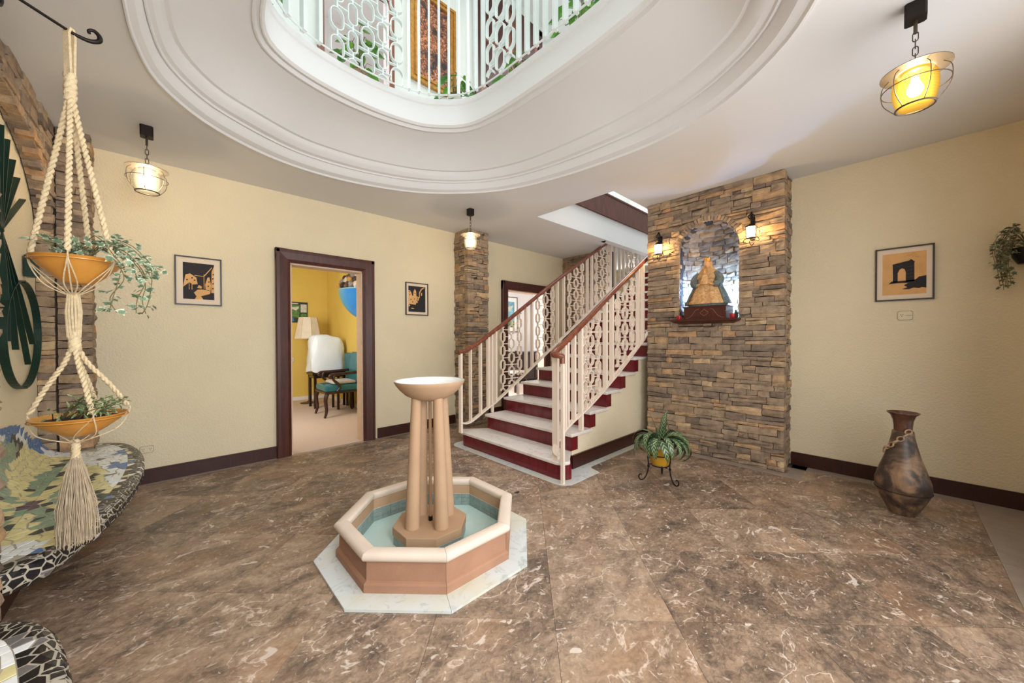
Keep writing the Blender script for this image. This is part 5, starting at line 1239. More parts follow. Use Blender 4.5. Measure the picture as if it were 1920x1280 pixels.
# ---------------------------------------------------------------- shrine: shelf, box, statue, candles, sconces
SH_ = thing('shrine_shelf', 'dark mahogany shelf across the foot of the niche', 'shelf', (4.0, 1.345, 1.405))
MB().prism([(3.965, 1.025, 1.44), (3.965, 1.665, 1.44), (4.079, 1.665, 1.44), (4.079, 1.625, 1.44), (4.33, 1.615, 1.44), (4.33, 1.055, 1.44), (4.079, 1.065, 1.44), (4.079, 1.025, 1.44)], (0, 0, -.018)).build('top_board', 'wood', SH_)
mb = MB(); vs = []
for z, o, xx in ((1.422, 0, 3.972), (1.412, .010, 3.985), (1.402, .035, 4.012), (1.395, .05, 4.03)): vs += [(xx, 1.03+o, z), (xx, 1.66-o, z), (4.075, 1.66-o, z), (4.075, 1.03+o, z)]
mb.add(vs, [(j*4+k, j*4+(k+1) % 4, j*4+4+(k+1) % 4, j*4+4+k) for j in range(3) for k in range(4)]+[(0, 1, 2, 3), (12, 13, 14, 15)]).build('moulding', 'wood', SH_)
BX = thing('statue_pedestal', 'mahogany box with carved scroll front under the statue', 'pedestal', (4.12, 1.345, 1.4402))
MB().box((4.02, 1.142, 1.4405), (4.25, 1.548, 1.57)).box((4.012, 1.134, 1.565), (4.258, 1.556, 1.578)).build('box', 'wood', BX, bevel=.002)
M['carve'] = simple('carved_line', (150, 92, 74), .4)
for s_ in (-1, 1):
    P = [(4.0195, 1.345+s_*q, z) for q, z in ((.055, 1.545), (.085, 1.535), (.11, 1.50), (.135, 1.47), (.165, 1.455), (.185, 1.453))]
    MB().tube(catmull(P, k=5), .0025, 5).build('carved_scroll', 'carve', BX)
MB().tube([(4.0195, 1.345+.034*cos(a)*(1+.15*cos(4*a)), 1.507+.028*sin(a)*(1+.15*cos(4*a))) for a in (2*PI*k/28 for k in range(28))], .0025, 5, True).build('carved_medallion', 'carve', BX)
def robe_mat(name, a, b, sc_=30):
    t = NT(name); p = t.coord(); n1 = t.noise(p, sc_, 5, .7, 1); t.col(t.ramp(n1, [(.35, lin(a)), (.65, lin(b))])); t.bump(n1, .6, .006); return t.set(.6)
M['robe'] = robe_mat('gilded_cream_robe', (176, 128, 80), (232, 190, 134)); M['mantle'] = robe_mat('grey_blue_mantle', (66, 84, 92), (120, 128, 122)); M['skin'] = simple('painted_face', (214, 160, 116), .5, var=.05); M['gold'] = simple('old_gold', (206, 152, 58), .35, .5, var=.1, scale=30); M['veil'] = robe_mat('tan_veil', (150, 120, 80), (206, 168, 116), 44)
XS, YS, ZS = 4.13, 1.347, 1.579
SA = thing('madonna_statue', 'small crowned robed figure holding a child in the lit niche', 'statue', (XS, YS, ZS))
c_ = (XS, YS, ZS)
MB().lathe([(0, .0005), (.19, .0005), (.192, .018), (.18, .022), (0, .022)], 40, c_, sx=.52, sy=1).build('foot_slab', 'mantle', SA, smooth=40)
fold = lambda a, z: 1+.045*sin(a*11+z*3)*(1 if z < .25 else .3)
MB().lathe([(0, .02), (.205, .022), (.207, .045), (.188, .06), (.160, .13), (.128, .20), (.108, .26), (.10, .30), (.088, .34), (.045, .385), (.026, .40), (0, .402)], 56, c_, sx=.56, sy=1, wob=fold).build('robe', 'robe', SA, smooth=60)
for s_ in (-1, 1):                           # mantle panels down both sides
    m_ = MB(); rows = [(.02, .215), (.06, .20), (.13, .172), (.20, .14), (.27, .12), (.33, .108)]; vs = []; n_ = 9
    for z, r_ in rows:
        for k in range(n_+1): a = s_*PI/2+(-1.0+1.9*k/n_)*(-s_ if s_ < 0 else 1)*.62; rr = r_*(1.03+.03*sin(k*2.4)); vs.append((XS+rr*.60*cos(a), YS+rr*sin(a), ZS+z))
    m_.add(vs, [(j*(n_+1)+k, j*(n_+1)+k+1, (j+1)*(n_+1)+k+1, (j+1)*(n_+1)+k) for j in range(len(rows)-1) for k in range(n_)]); o = m_.build('mantle_panel', 'mantle', SA, smooth=60)
    so = o.modifiers.new('solid', 'SOLIDIFY'); so.thickness = .008
    P = [V((XS-.01, YS+s_*.075, ZS+.345)), V((XS-.02, YS+s_*.118, ZS+.29)), V((XS-.045, YS+s_*.115, ZS+.235)), V((XS-.065, YS+s_*.08, ZS+.225))]
    PP_ = catmull(P, k=4); MB().tube(PP_, [.030+.012*sin(PI*k/(len(PP_)-1)) for k in range(len(PP_))], 12).build('sleeve', 'mantle', SA, smooth=60)
    P = [V((XS-.052, YS+s_*.10, ZS+.228)), V((XS-.075, YS+s_*.075, ZS+.222)), V((XS-.088, YS+s_*.045, ZS+.232))]; PP_ = catmull(P, k=4)
    MB().tube(PP_, [.019-.009*k/(len(PP_)-1) for k in range(len(PP_))], 10).build('forearm', 'robe', SA, smooth=60)
    hnd = MB(); hb = V((XS-.09, YS+s_*.040, ZS+.234)); hnd.lathe([(0, -.008), (.008, -.005), (.009, .004), (0, .009)], 10, hb)
    for q in range(4): hnd.tube([hb+V((-.002, -s_*.004, .006-.004*q)), hb+V((-.006, -s_*.012, .006-.004*q)), hb+V((-.002, -s_*.020, .005-.004*q))], [.0024, .0022, .0015], 6)
    hnd.tube([hb+V((0, 0, .007)), hb+V((-.003, -s_*.008, .013))], [.0026, .0016], 6); hnd.build('hand', 'skin', SA, smooth=60)
# veil over head and shoulders, head, crown
MB().lathe([(.118, .285), (.122, .30), (.108, .335), (.080, .375), (.056, .405), (.046, .425), (.045, .45), (.038, .47), (.02, .482), (0, .485)], 40, (XS+.008, YS, ZS), sx=.66, sy=1, wob=lambda a, z: 1+.03*sin(a*9)).build('veil', 'veil', SA, smooth=60)
def head(name, c, s_, parent):
    m_ = MB(); n_ = 20
    prof_ = [(0, -.036), (.010, -.035), (.017, -.030), (.0235, -.018), (.0265, -.004), (.0275, .008), (.0265, .020), (.021, .032), (.012, .039), (0, .041)]
    vs = []
    for r_, z in prof_:
        for k in range(n_):
            a = 2*PI*k/n_; x, y = -r_*cos(a)*1.1, r_*sin(a)*.92; fr_ = max(0, cos(a))
            if -.012 < z < .012 and fr_ > .93: x -= .006*(1-abs(z+.002)/.014)
            if abs(z-.008) < .006 and .8 < fr_ < .93: x += .003
            vs.append((c[0]+x*s_, c[1]+y*s_, c[2]+z*s_))
    m_.add(vs, [(j*n_+k, j*n_+(k+1) % n_, (j+1)*n_+(k+1) % n_, (j+1)*n_+k) for j in range(len(prof_)-1) for k in range(n_)])
    o = m_.build(name, 'skin', parent, smooth=70)
    for s2 in (-1, 1): MB().lathe([(0, -.0022*s_), (.0034*s_, 0), (0, .0022*s_)], 8, (c[0]-.0265*s_, c[1]+s2*.0095*s_, c[2]+.008*s_), sx=.6).build('eye', 'dark', o)
    MB().obox((c[0]-.0262*s_, c[1], c[2]-.0185*s_), V((.0015*s_, 0, 0)), V((0, .006*s_, 0)), V((0, 0, .0015*s_))).build('mouth', 'mouth', o); return o
M['mouth'] = simple('mouth_paint', (160, 70, 60), .5)
head('head', (XS-.026, YS, ZS+.437), 1.0, SA)
m_ = MB(); n_ = 16; vs = []
for k in range(n_*2):
    a = PI*k/n_; zt_ = .52 if k % 4 == 0 else (.505 if k % 2 == 0 else .498)
    vs += [(XS-.012+.024*cos(a), YS+.027*sin(a), ZS+.472), (XS-.012+.028*cos(a), YS+.032*sin(a), ZS+zt_)]
m_.add(vs, [(2*k, 2*((k+1) % (2*n_)), 2*((k+1) % (2*n_))+1, 2*k+1) for k in range(2*n_)]); o = m_.build('crown', 'gold', SA); so = o.modifiers.new('solid', 'SOLIDIFY'); so.thickness = .003
MB().tube([(XS-.012+.026*cos(a), YS+.029*sin(a), ZS+.475) for a in (2*PI*k/24 for k in range(24))], .004, 6, True).build('crown_band', 'gold', SA)
ch = MB().lathe([(0, .222), (.042, .225), (.040, .25), (.030, .285), (.024, .315), (.012, .328), (0, .33)], 24, (XS-.078, YS+.004, ZS), sx=.7, sy=1, wob=lambda a, z: 1+.05*sin(a*7)).build('child', 'robe', SA, smooth=60)
head('child_head', (XS-.084, YS+.004, ZS+.348), .62, SA)
MB().lathe([(.012, .366), (.017, .366), (.019, .382), (.013, .38)], 12, (XS-.083, YS+.004, ZS)).build('child_crown', 'gold', SA)
M['redglass'] = simple('red_votive_glass', (176, 30, 40), .2); M['petal'] = simple('cream_petal', (236, 220, 200), .6); M['pinkpetal'] = simple('red_petal', (190, 40, 60), .6)
def votive(label, y, x=4.02):
    R_ = thing('votive_candle', label, 'candle', (x, y, 1.4402), 'red votive candles on the shelf')
    MB().lathe([(0, .0005), (.020, .0005), (.023, .01), (.026, .045), (.024, .046), (.021, .012), (0, .01)], 18, (x, y, 1.4402)).build('glass_cup', 'redglass', R_, smooth=50)
    MB().lathe([(0, .011), (.020, .012), (.020, .032), (0, .034)], 14, (x, y, 1.4402)).build('wax', 'petal', R_); return R_
votive('red votive cup at the left end of the shrine shelf', 1.60); votive('red votive cup at the right end of the shrine shelf', 1.085)
def flower(label, x, y, z, mat):
    R_ = thing('flower', label, 'flower', (x, y, 1.4402)); MB().tube([(x, y, 1.441), (x, y+.003, z)], .002, 5).build('stem', 'stem', R_)
    for k in range(7): a = 2*PI*k/7; put_leaf(R_, LEAF_P[mat], (x, y, z), (cos(a), sin(a), .5), (0, 0, 1), .022).name = 'petal'
LEAF_P = {q: flat_leaf(heart, .3).mesh('petal', q) for q in ('petal', 'pinkpetal')}
flower('white flower beside the right votive cup on the shrine shelf', 4.03, 1.14, 1.512, 'petal'); flower('red flower behind the left votive cup on the shrine shelf', 4.06, 1.585, 1.52, 'pinkpetal')
tag(MB().lathe([(0, .0005), (.014, .0005), (.015, .05), (.008, .065), (.008, .08), (0, .081)], 14, (4.05, 1.075-.012, 1.4402)).build('bottle', 'blackiron', smooth=50), 'small dark bottle at the right end of the shrine shelf', 'bottle')
def tube_lamp(y, e):
    x = 4.255; R_ = thing('niche_lamp', 'small cool lamp hidden behind the pedestal %s of the statue' % ('left' if y > NC else 'right'), 'lamp', (x, y, 1.4402))
    MB().lathe([(0, .0005), (.012, .0005), (.012, .15), (0, .15)], 12, (x, y, 1.4402)).build('socket', 'bowlwhite', R_)
    MB().lathe([(0, .15), (.011, .151), (.011, .30), (0, .305)], 12, (x, y, 1.4402)).build('bulb', emit('cool_bulb_%d' % round(y*100), (140, 190, 255), e), R_)
tube_lamp(NC+.10, 520); tube_lamp(NC-.10, 720)
M['sbulb'] = emit('sconce_glass', (255, 206, 138), 85)
def sconce(y, lab, s_=1):
    x = 4.05; R_ = thing('wall_lantern', lab, 'lantern', (x, y, 2.25), 'iron wall lanterns beside the niche'); c = V((4.0, y, 2.245))
    MB().box((x+.002, y-.014, 2.20), (x+.02, y+.014, 2.37)).build('back_plate', 'blackiron', R_)
    P = [(x+.005, y, 2.34), (x-.015, y, 2.385), (4.01, y, 2.40), (3.995, y, 2.375), (4.0, y, 2.345)]
    MB().tube(catmull(P, k=5), .005, 6).build('arm', 'blackiron', R_, smooth=60)
    P = [(4.0, y, 2.345), (4.0, y+.02, 2.365), (4.0, y, 2.385), (4.0, y-.02, 2.365), (4.0, y, 2.345)]; MB().tube(catmull(P, k=4), .004, 6).build('scroll', 'blackiron', R_, smooth=60)
    MB().tube([(4.0, y, 2.345), (4.0, y, 2.305)], .004, 6).build('hanger', 'blackiron', R_)
    MB().lathe([(0, .068), (.012, .066), (.040, .045), (.044, .040), (.0, .040)], 6, c).build('roof', 'blackiron', R_)
    MB().lathe([(0, -.046), (.034, -.044), (.034, -.038), (0, -.037)], 6, c).build('floor_plate', 'blackiron', R_)
    for k in range(6): a = PI/3*k; MB().tube([c+V((.032*cos(a), .032*sin(a), -.04)), c+V((.040*cos(a), .040*sin(a), .042))], .0028, 5).build('frame_bar', 'blackiron', R_)
    MB().lathe([(0, -.037), (.029, -.036), (.034, .039), (0, .0395)], 6, c).build('glass', 'sbulb', R_)
    P = [c+V((0, 0, -.045)), c+V((0, .010, -.075)), c+V((0, -.004, -.10)), c+V((0, -.016, -.085))]; MB().tube(catmull(P, k=4), .003, 5).build('finial', 'blackiron', R_)
    for s2 in (-1, 1):
        P = [c+V((0, s2*.036, -.04)), c+V((0, s2*.05, -.055)), c+V((0, s2*.048, -.072)), c+V((0, s2*.034, -.066))]; MB().tube(catmull(P, k=4), .0026, 5).build('scroll', 'blackiron', R_)
    R_.scale = (1.0, 1.25, 1.25); return R_
s1_ = sconce(1.822, 'iron wall lantern left of the shrine niche'); s2_ = sconce(.925, 'iron wall lantern right of the shrine niche')

# ---------------------------------------------------------------- yellow room behind the first doorway
M['teal'] = simple('teal_leather', (30, 104, 112), .3, var=.15, scale=6); M['legwood'] = wood('walnut_chair_wood', (38, 20, 16), (66, 38, 30), .3); M['cushion'] = simple('grey_cushion', (196, 188, 182), .9, var=.06, scale=30)
AC_ = thing('armchair', 'teal leather armchair with dark curved wooden arms in the yellow room', 'chair', (2.04, 6.35, 0))
ax, ay = 2.04, 6.35
MB().box((ax-.30, ay-.27, .40), (ax+.26, ay+.27, .505)).build('seat', 'teal', AC_, bevel=.03)
MB().box((ax-.305, ay-.275, .37), (ax+.26, ay+.275, .405)).build('apron', 'legwood', AC_, bevel=.008)
MB().prism([(ax+.20, ay-.25, .48), (ax+.30, ay-.25, .50), (ax+.35, ay-.25, .98), (ax+.30, ay-.25, 1.03), (ax+.25, ay-.25, .98)], (0, .50, 0)).build('backrest', 'teal', AC_, bevel=.03)
for s_ in (-1, 1):
    for px, tw in ((-.27, -1), (.24, 1)):
        P = [(ax+px, ay+s_*.24, .38), (ax+px+tw*.028, ay+s_*.25, .28), (ax+px+tw*.012, ay+s_*.245, .12), (ax+px+tw*.03, ay+s_*.25, .03), (ax+px+tw*.045, ay+s_*.25, .002)]
        MB().tube(catmull(P, k=4), [.034-.016*min(1, k/13) for k in range(17)], 8).build('leg', 'legwood', AC_, smooth=60)
    P = [(ax+.27, ay+s_*.28, .70), (ax+.05, ay+s_*.285, .69), (ax-.15, ay+s_*.29, .685), (ax-.23, ay+s_*.29, .675), (ax-.25, ay+s_*.29, .645), (ax-.215, ay+s_*.29, .63)]
    MB().tube(catmull(P, k=4), .023, 10).build('arm_rest', 'legwood', AC_, smooth=60)
    P = [(ax-.17, ay+s_*.285, .68), (ax-.19, ay+s_*.285, .60), (ax-.12, ay+s_*.28, .53), (ax-.09, ay+s_*.28, .47), (ax-.13, ay+s_*.275, .41)]
    MB().tube(catmull(P, k=4), .021, 10).build('arm_support', 'legwood', AC_, smooth=60)
tag(MB().box((ax-.17, ay-.21, .512), (ax+.19, ay+.21, .56)).build('seat_cushion', 'cushion', bevel=.02), 'flat grey cushion on the teal armchair seat', 'cushion')
CH2 = thing('desk_chair', 'second dark teal chair half hidden behind the armchair', 'chair', (2.24, 6.84, 0))
MB().box((2.10, 6.68, .44), (2.395, 7.0, .52)).build('seat', 'teal', CH2, bevel=.02)
MB().prism([(2.34, 6.68, .52), (2.395, 6.68, .52), (2.40, 6.68, .95), (2.36, 6.68, 1.0), (2.32, 6.68, .95)], (0, .32, 0)).build('backrest', 'teal', CH2, bevel=.02)
for x in (2.12, 2.37):
    for y in (6.70, 6.98): MB().box((x-.018, y-.018, .001), (x+.018, y+.018, .44)).build('leg', 'legwood', CH2)
FL = thing('floor_lamp', 'floor lamp with a cream panelled shade in the yellow room corner', 'lamp', (1.93, 7.80, 0))
MB().lathe([(0, .001), (.15, .001), (.15, .012), (.03, .03), (.014, .05), (0, .05)], 24, (1.93, 7.80, 0)).build('base', 'bronze', FL, smooth=40)
MB().tube([(1.93, 7.80, .03), (1.93, 7.80, 1.42)], .011, 10).build('pole', 'bronze', FL)
M['lampshade'] = simple('cream_lamp_shade', (222, 210, 190), .8, var=.05)
for k in range(8):
    a0, a1 = PI/4*k, PI/4*(k+1); m_ = MB()
    m_.add([(1.93+.235*cos(a0), 7.80+.235*sin(a0), 1.25), (1.93+.235*cos(a1), 7.80+.235*sin(a1), 1.25), (1.93+.16*cos(a1), 7.80+.16*sin(a1), 1.66), (1.93+.16*cos(a0), 7.80+.16*sin(a0), 1.66)], [(0, 1, 2, 3)]); m_.build('shade_panel', 'lampshade', FL)
    MB().tube([(1.93+.236*cos(a0), 7.80+.236*sin(a0), 1.25), (1.93+.161*cos(a0), 7.80+.161*sin(a0), 1.66)], .004, 5).build('shade_seam', 'stop', FL)
MB().tube([(1.93, 7.80, 1.40), (1.93, 7.80, 1.66)], .01, 6).build('socket_stem', 'bronze', FL)
TB = thing('side_table', 'black legged table carrying the sheet covered television', 'table', (2.09, 7.22, 0))
MB().box((1.80, 7.03, .60), (2.38, 7.43, .64)).build('tabletop', 'blackwood', TB, bevel=.004); MB().box((1.83, 7.06, .54), (2.36, 7.40, .60)).build('apron', 'blackwood', TB)
for x in (1.85, 2.34):
    for y in (7.07, 7.39): MB().box((x-.02, y-.02, .001), (x+.02, y+.02, .6)).build('leg', 'blackwood', TB)
rg = random.Random(5); m_ = MB(); vs = []; n_ = 40
ring_ = [(.0, .30, .225), (.03, .305, .23), (.2, .295, .222), (.4, .283, .21), (.54, .272, .19), (.62, .255, .17), (.655, .22, .145), (.67, .12, .08)]
for z, a_, b_ in ring_:
    for k in range(n_):
        q = 2*PI*k/n_; cx = math.copysign(abs(cos(q))**.45, cos(q)); cy = math.copysign(abs(sin(q))**.45, sin(q)); wv = 1+.045*sin(5*q+z*9)+.03*sin(9*q-z*13)
        vs.append((2.08+a_*cx*wv, 7.23+b_*cy*wv*.85, .645+z-.05*max(0, cx)*(z > .5)+(.02*sin(4*q) if z < .02 else 0)+.012))
m_.add(vs, [(j*n_+k, j*n_+(k+1) % n_, (j+1)*n_+(k+1) % n_, (j+1)*n_+k) for j in range(len(ring_)-1) for k in range(n_)]+[tuple((len(ring_)-1)*n_+k for k in range(n_))])
M['sheet'] = simple('white_plastic_sheet', (226, 234, 240), .45, var=.03, scale=5, bump=.5, bscale=9)
tag(m_.build('dust_cover', 'sheet', smooth=70), 'white sheet draped over a bulky set on the black table', 'dust cover')
PO = print_frame('colourful unframed poster of green hills behind the floor lamp', (1.62, 8.3, 1.58), (1, 0, 0), (0, -1, 0), .42, .40, art_arch, group=None, name='poster') if False else None
M['p_green'] = simple('poster_green', (86, 128, 66), .6, var=.5, scale=26); M['p_blue'] = simple('poster_blue', (60, 120, 160), .6, var=.4, scale=14); M['p_dark'] = simple('poster_dark', (44, 56, 50), .6, var=.4, scale=20); M['p_white'] = simple('poster_white', (206, 206, 190), .6, var=.2, scale=30)
def art_poster(p):
    p([(0, 0), (1, 0), (1, 1), (0, 1)], 2, 0); p([(.0, .30), (.64, .22), (.66, .86), (.0, .86)], 0, 1); p([(.0, .06), (.42, .06), (.40, .24), (.2, .36), (0, .38)], 1, 1); p([(.70, .50), (.97, .50), (.97, .90), (.70, .90)], 3, 1)
    p([(.70, .08), (.97, .08), (.97, .44), (.70, .44)], 0, 1); p([(.1, .90), (.6, .90), (.6, .95), (.1, .95)], 3, 1)
    p([(.12, .52), (.3, .66), (.5, .58), (.62, .70), (.62, .78), (.1, .72)], 3, 2)
art_poster.mats = ['p_green', 'p_blue', 'p_dark', 'p_white']
print_frame('colourful poster of green hills on the yellow wall above the floor lamp', (1.62, 8.3, 1.575), (1, 0, 0), (0, -1, 0), .42, .42, art_poster, group='posters', name='poster', fw=.002, margin=(.002, .002))
socket('white wall socket beside the floor lamp on the yellow wall', (1.745, 8.3, .83), (1, 0, 0), (0, -1, 0), .09, .09, 0)
def boat_mat():
    t = NT('glossy_blue_boat'); p = t.coord(); sp = t.n('ShaderNodeSeparateXYZ'); t.l(p, sp.inputs[0])
    t.col(t.ramp(t.math('ADD', t.math('MULTIPLY', sp.outputs[1], -.9), .25), [(0, lin((24, 130, 200))), (.35, lin((20, 140, 216))), (.62, lin((40, 168, 226)))])); return t.set(.15)
def boat_paint():
    t = NT('glossy_blue_boat'); p = t.coord(); sp = t.n('ShaderNodeSeparateXYZ'); t.l(p, sp.inputs[0])
    t.col(t.ramp(t.math('ADD', t.math('MULTIPLY', sp.outputs[1], .5), .5), [(0, lin((18, 110, 200))), (.45, lin((24, 140, 222))), (.66, lin((60, 184, 230))), (.76, lin((110, 190, 130))), (.85, lin((206, 190, 96))), (.93, lin((60, 160, 150))), (1, lin((30, 110, 170)))])); return t.set(.3)
M['boat'] = boat_paint(); M['boatrim'] = simple('pale_blue_rim', (150, 204, 226), .3)
BT = thing('wall_shell_basin', 'glossy blue boat shaped wall basin heaped with shells beside the doorway', 'basin', (2.40, 6.35, 1.98))
m_ = MB(); ny, na = 26, 12; vs = []
for i in range(ny+1):
    t = -1+2*i/ny; q = max(0, 1-abs(t)**1.5)**.8; y = 6.35+t*.98; top = 2.03+.13*(t*.5+.5)
    for k in range(na+1):
        a = PI*k/na/2; vs.append((2.414-.30*q**.8*cos(a), y, top-.50*q*sin(a)))
m_.add(vs, [(i*(na+1)+k, i*(na+1)+k+1, (i+1)*(na+1)+k+1, (i+1)*(na+1)+k) for i in range(ny) for k in range(na)])
tops = [i*(na+1) for i in range(ny+1)]; b0_ = len(vs); m_.add([(2.414, vs[i][1], vs[i][2]-.01) for i in tops], []); m_.f += [(tops[i], tops[i+1], b0_+i+1, b0_+i) for i in range(ny)]; m_.m += [0]*ny
m_.build('hull', 'boat', BT, smooth=70)
MB().tube([V(vs[i])+V((0, 0, .004)) for i in tops], .010, 6).build('rim', 'boatrim', BT, smooth=60)
rg = random.Random(9); shc = [simple('shell_%s' % n_, c_, .5, var=.3, scale=30) for n_, c_ in (('cream', (214, 200, 178)), ('brown', (104, 76, 56)), ('ochre', (196, 150, 80)), ('grey', (140, 134, 132)), ('dark', (60, 48, 44)))]
SHM = []
for c_ in shc:
    SHM.append(MB().lathe([(0, -.5), (.16, -.42), (.36, -.2), (.46, .02), (.36, .18), (.26, .22), (.24, .34), (.14, .38), (.10, .46), (0, .5)], 12, wob=lambda a, z: 1+.12*sin(5*a)).mesh('seashell', c_, smooth=40))
for k in range(15):
    lv = k % 3; y = 5.98+.215*(k//3)+.07*lv+rg.uniform(-.02, .02); t = (y-6.35)/.98; q = max(0, 1-t*t)**.5
    s_ = rg.uniform(.15, .185); z = 2.03+.13*(t*.5+.5)+.06+lv*.10*q; x = 2.30-.05*q*(2-lv)+.03*lv
    m4 = Matrix.Translation((x, y, z)) @ Matrix.Rotation(rg.uniform(0, 6), 4, 'Z') @ Matrix.Rotation(rg.uniform(.4, 2.4), 4, 'X') @ Matrix.Scale(s_, 4)
    o = inst('seashell', SHM[k % 5], None, m4); tag(o, '%s seashell in the %s layer of the heap on the blue basin' % (('cream', 'brown', 'ochre', 'grey', 'dark')[k % 5], ('bottom', 'middle', 'top')[lv]), 'seashell', 'seashells heaped on the blue basin')

# ---------------------------------------------------------------- far room behind the second doorway
M['p_sea'] = simple('sea_print', (120, 176, 196), .6, var=.45, scale=9)
def art_sea(p):
    p([(0, 0), (1, 0), (1, 1), (0, 1)], 0, 0); p([(.0, .0), (1, 0), (1, .22), (.5, .3), (0, .2)], 1, 1); p([(.1, .5), (.4, .72), (.7, .6), (.9, .8), (.9, .86), (.1, .7)], 2, 1)
art_sea.mats = ['p_sea', 'p_green', 'p_white']
print_frame('black framed blue sea picture in the white far room', (6.55, 7.6, 1.42), (1, 0, 0), (0, -1, 0), .85, 1.02, art_sea, group=None, margin=(.10, .12), paper='bowlwhite', fw=.02, name='framed_picture')
SB = thing('sideboard', 'dark wooden sideboard seen through the stair railing in the far room', 'cabinet', (7.3, 7.25, 0))
MB().box((6.5, 7.0, .08), (8.0, 7.5, .82)).build('body', 'blackwood', SB); MB().box((6.46, 6.96, .82), (8.04, 7.52, .86)).build('top', 'blackwood', SB, bevel=.005)
for k in range(3):
    d_o = MB().box((6.53+.49*k, 6.985, .12), (6.99+.49*k, 7.0, .78)).build('door', 'legwood', SB); MB().lathe([(0, 0), (.012, .0), (.012, .012), (0, .014)], 8, (6.95+.49*k, 6.975, .45)).build('knob', 'gold', d_o)
for x in (6.55, 7.95):
    for y in (7.05, 7.45): MB().box((x-.03, y-.03, .001), (x+.03, y+.03, .08)).build('leg', 'blackwood', SB)
DC = thing('dining_chair', 'dark dining chair with pale seat in the far room', 'chair', (5.9, 6.1, 0))
MB().box((5.68, 5.9, .43), (6.1, 6.3, .48)).build('seat', 'cushion', DC, bevel=.01)
for x in (5.70, 6.08):
    for y in (5.92, 6.28): MB().box((x-.02, y-.02, .001), (x+.02, y+.02, .43 if y < 6.2 else .95)).build('leg', 'blackwood', DC)
MB().box((5.68, 6.27, .62), (6.1, 6.295, .92)).build('backrest', 'blackwood', DC)

# ---------------------------------------------------------------- upper landing objects
def painting_mat():
    t = NT('dark_flower_painting'); p = t.coord(); n1 = t.noise(p, 4.0, 6, .7, .6); n2 = t.noise(p, 42, 6, .75, .8); sp = t.n('ShaderNodeSeparateXYZ'); t.l(p, sp.inputs[0])
    bg = t.ramp(n1, [(.3, lin((34, 30, 40))), (.6, lin((84, 62, 50))), (.8, lin((120, 84, 60)))])
    msk = t.math('MULTIPLY', t.ramp(n1, [(.42, (0, 0, 0)), (.52, (1, 1, 1))]), t.ramp(n2, [(.46, (0, 0, 0)), (.54, (1, 1, 1))]))
    t.col(t.mix(msk, bg, t.ramp(n2, [(.5, lin((190, 96, 52))), (.6, lin((224, 160, 112))), (.7, lin((214, 196, 170)))]))); return t.set(.4)
M['painting'] = painting_mat(); M['goldframe'] = simple('carved_gold_frame', (186, 134, 58), .35, .35, var=.25, scale=24, bump=.3, bscale=50)
PN = thing('framed_painting', 'gold framed dark flower painting on the upper landing wall', 'painting', (2.33, YW, 4.72))
x0, x1, z0, z1 = 2.33, 3.05, 4.72, 6.0
for k, (ins, pr_, wd) in enumerate(((0, .05, .035), (.035, .035, .03), (.065, .05, .03))):
    mb = MB(); a, b, c_, d_ = x0+ins, x1-ins, z0+ins, z1-ins
    for q in ((a, b, c_, c_+wd), (a, b, d_-wd, d_), (a, a+wd, c_+wd, d_-wd), (b-wd, b, c_+wd, d_-wd)): mb.box((q[0], YW-pr_, q[2]), (q[1], YW-.001, q[3]))
    mb.build('frame', 'goldframe', PN)
MB().box((x0+.095, YW-.02, z0+.095), (x1-.095, YW-.002, z1-.095)).build('canvas', 'painting', PN)
GB = thing('globe_pendant', 'bare warm bulb pendant hanging over the upper landing', 'lamp', (2.72, 3.80, UZ))
zb = 5.73
MB().tube([(2.72, 3.80, UZ-.001), (2.72, 3.80, zb+.2)], .006, 6).build('cord', 'bronze', GB)
MB().lathe([(.02, .2), (.16, .17), (.165, .165), (.02, .185), (.0, .19)], 28, (2.72, 3.80, zb)).build('disc', 'bronze', GB, smooth=50)
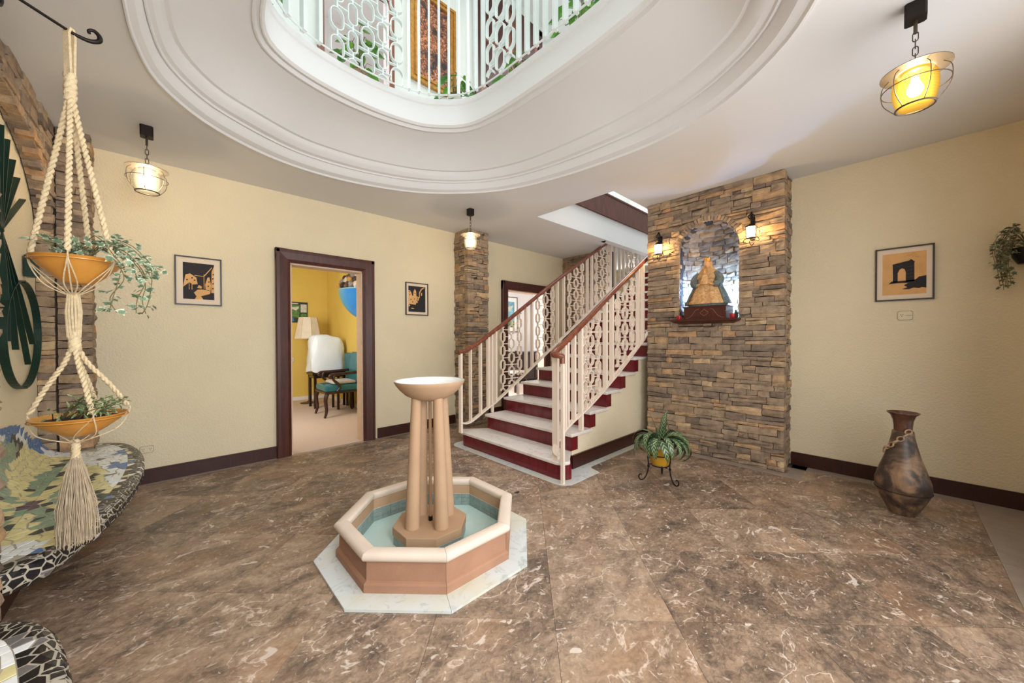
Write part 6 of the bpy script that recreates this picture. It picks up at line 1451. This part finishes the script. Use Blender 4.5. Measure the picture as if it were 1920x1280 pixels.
M['globe'] = emit('warm_globe', (255, 224, 170), 5)
MB().lathe([(0, -.10), (.04, -.09), (.06, -.05), (.065, -.01), (.05, .04), (.028, .08), (.026, .17), (0, .17)], 20, (2.72, 3.80, zb)).build('bulb', 'globe', GB, smooth=60)
M['whitepot'] = simple('white_ceramic_pot', (232, 230, 224), .35, var=.04); M['basket'] = simple('wicker_basket', (150, 122, 96), .8, var=.4, scale=50)
def ledge_plant(label, x, y, pot, seed, n_=26, size=.075, rise=.16):
    rg = random.Random(seed); R_ = thing('ledge_plant', label, 'plant', (x, y, ZF2+.0125), 'green plants on the upper ledge')
    MB().lathe([(0, 0), (.055, 0), (.075, .05), (.08, .11), (.074, .11), (.066, .05), (0, .03)], 22, (x, y, ZF2+.0125), wob=(lambda a, z: 1+.03*sin(a*11)) if pot == 'basket' else None).build('pot', pot, R_, smooth=50)
    MB().lathe([(0, .10), (.074, .10)], 16, (x, y, ZF2+.0125)).build('soil', 'soil', R_)
    for k in range(n_):
        a = rg.uniform(0, 2*PI); q = rg.uniform(.03, .17); zt = ZF2+.11+rise*rg.uniform(.1, 1)-(.12 if q > .13 else 0); P = V((x+q*cos(a), y+q*sin(a), zt))
        MB().tube([V((x, y, ZF2+.10)), V((x+q*.5*cos(a), y+q*.5*sin(a), zt+.03)), P], .0022, 4).build('stem', 'stem', R_)
        put_leaf(R_, LEAF['pothos'], P, V((cos(a), sin(a), -.35)), V((cos(a)*.4, sin(a)*.4, 1)), size*rg.uniform(.7, 1.15))
ledge_plant('trailing plant in a wicker basket behind the upper oval links', 1.20, 3.20, 'basket', 1, 34, .105, .36)
ledge_plant('green plant in a white pot at the upper railing corner under the painting', 2.00, 2.90, 'whitepot', 2, 38, .085, .24)
ledge_plant('green plant at the upper railing behind the right oval links', 2.24, 2.30, 'basket', 3, 30, .085, .24)
ledge_plant('green plant far right along the upper railing bars', 2.25, 1.62, 'whitepot', 4, 24, .10, .30)
ledge_plant('small plant at the left end of the upper railing', .42, 3.0, 'whitepot', 5, 26, .08, .45)
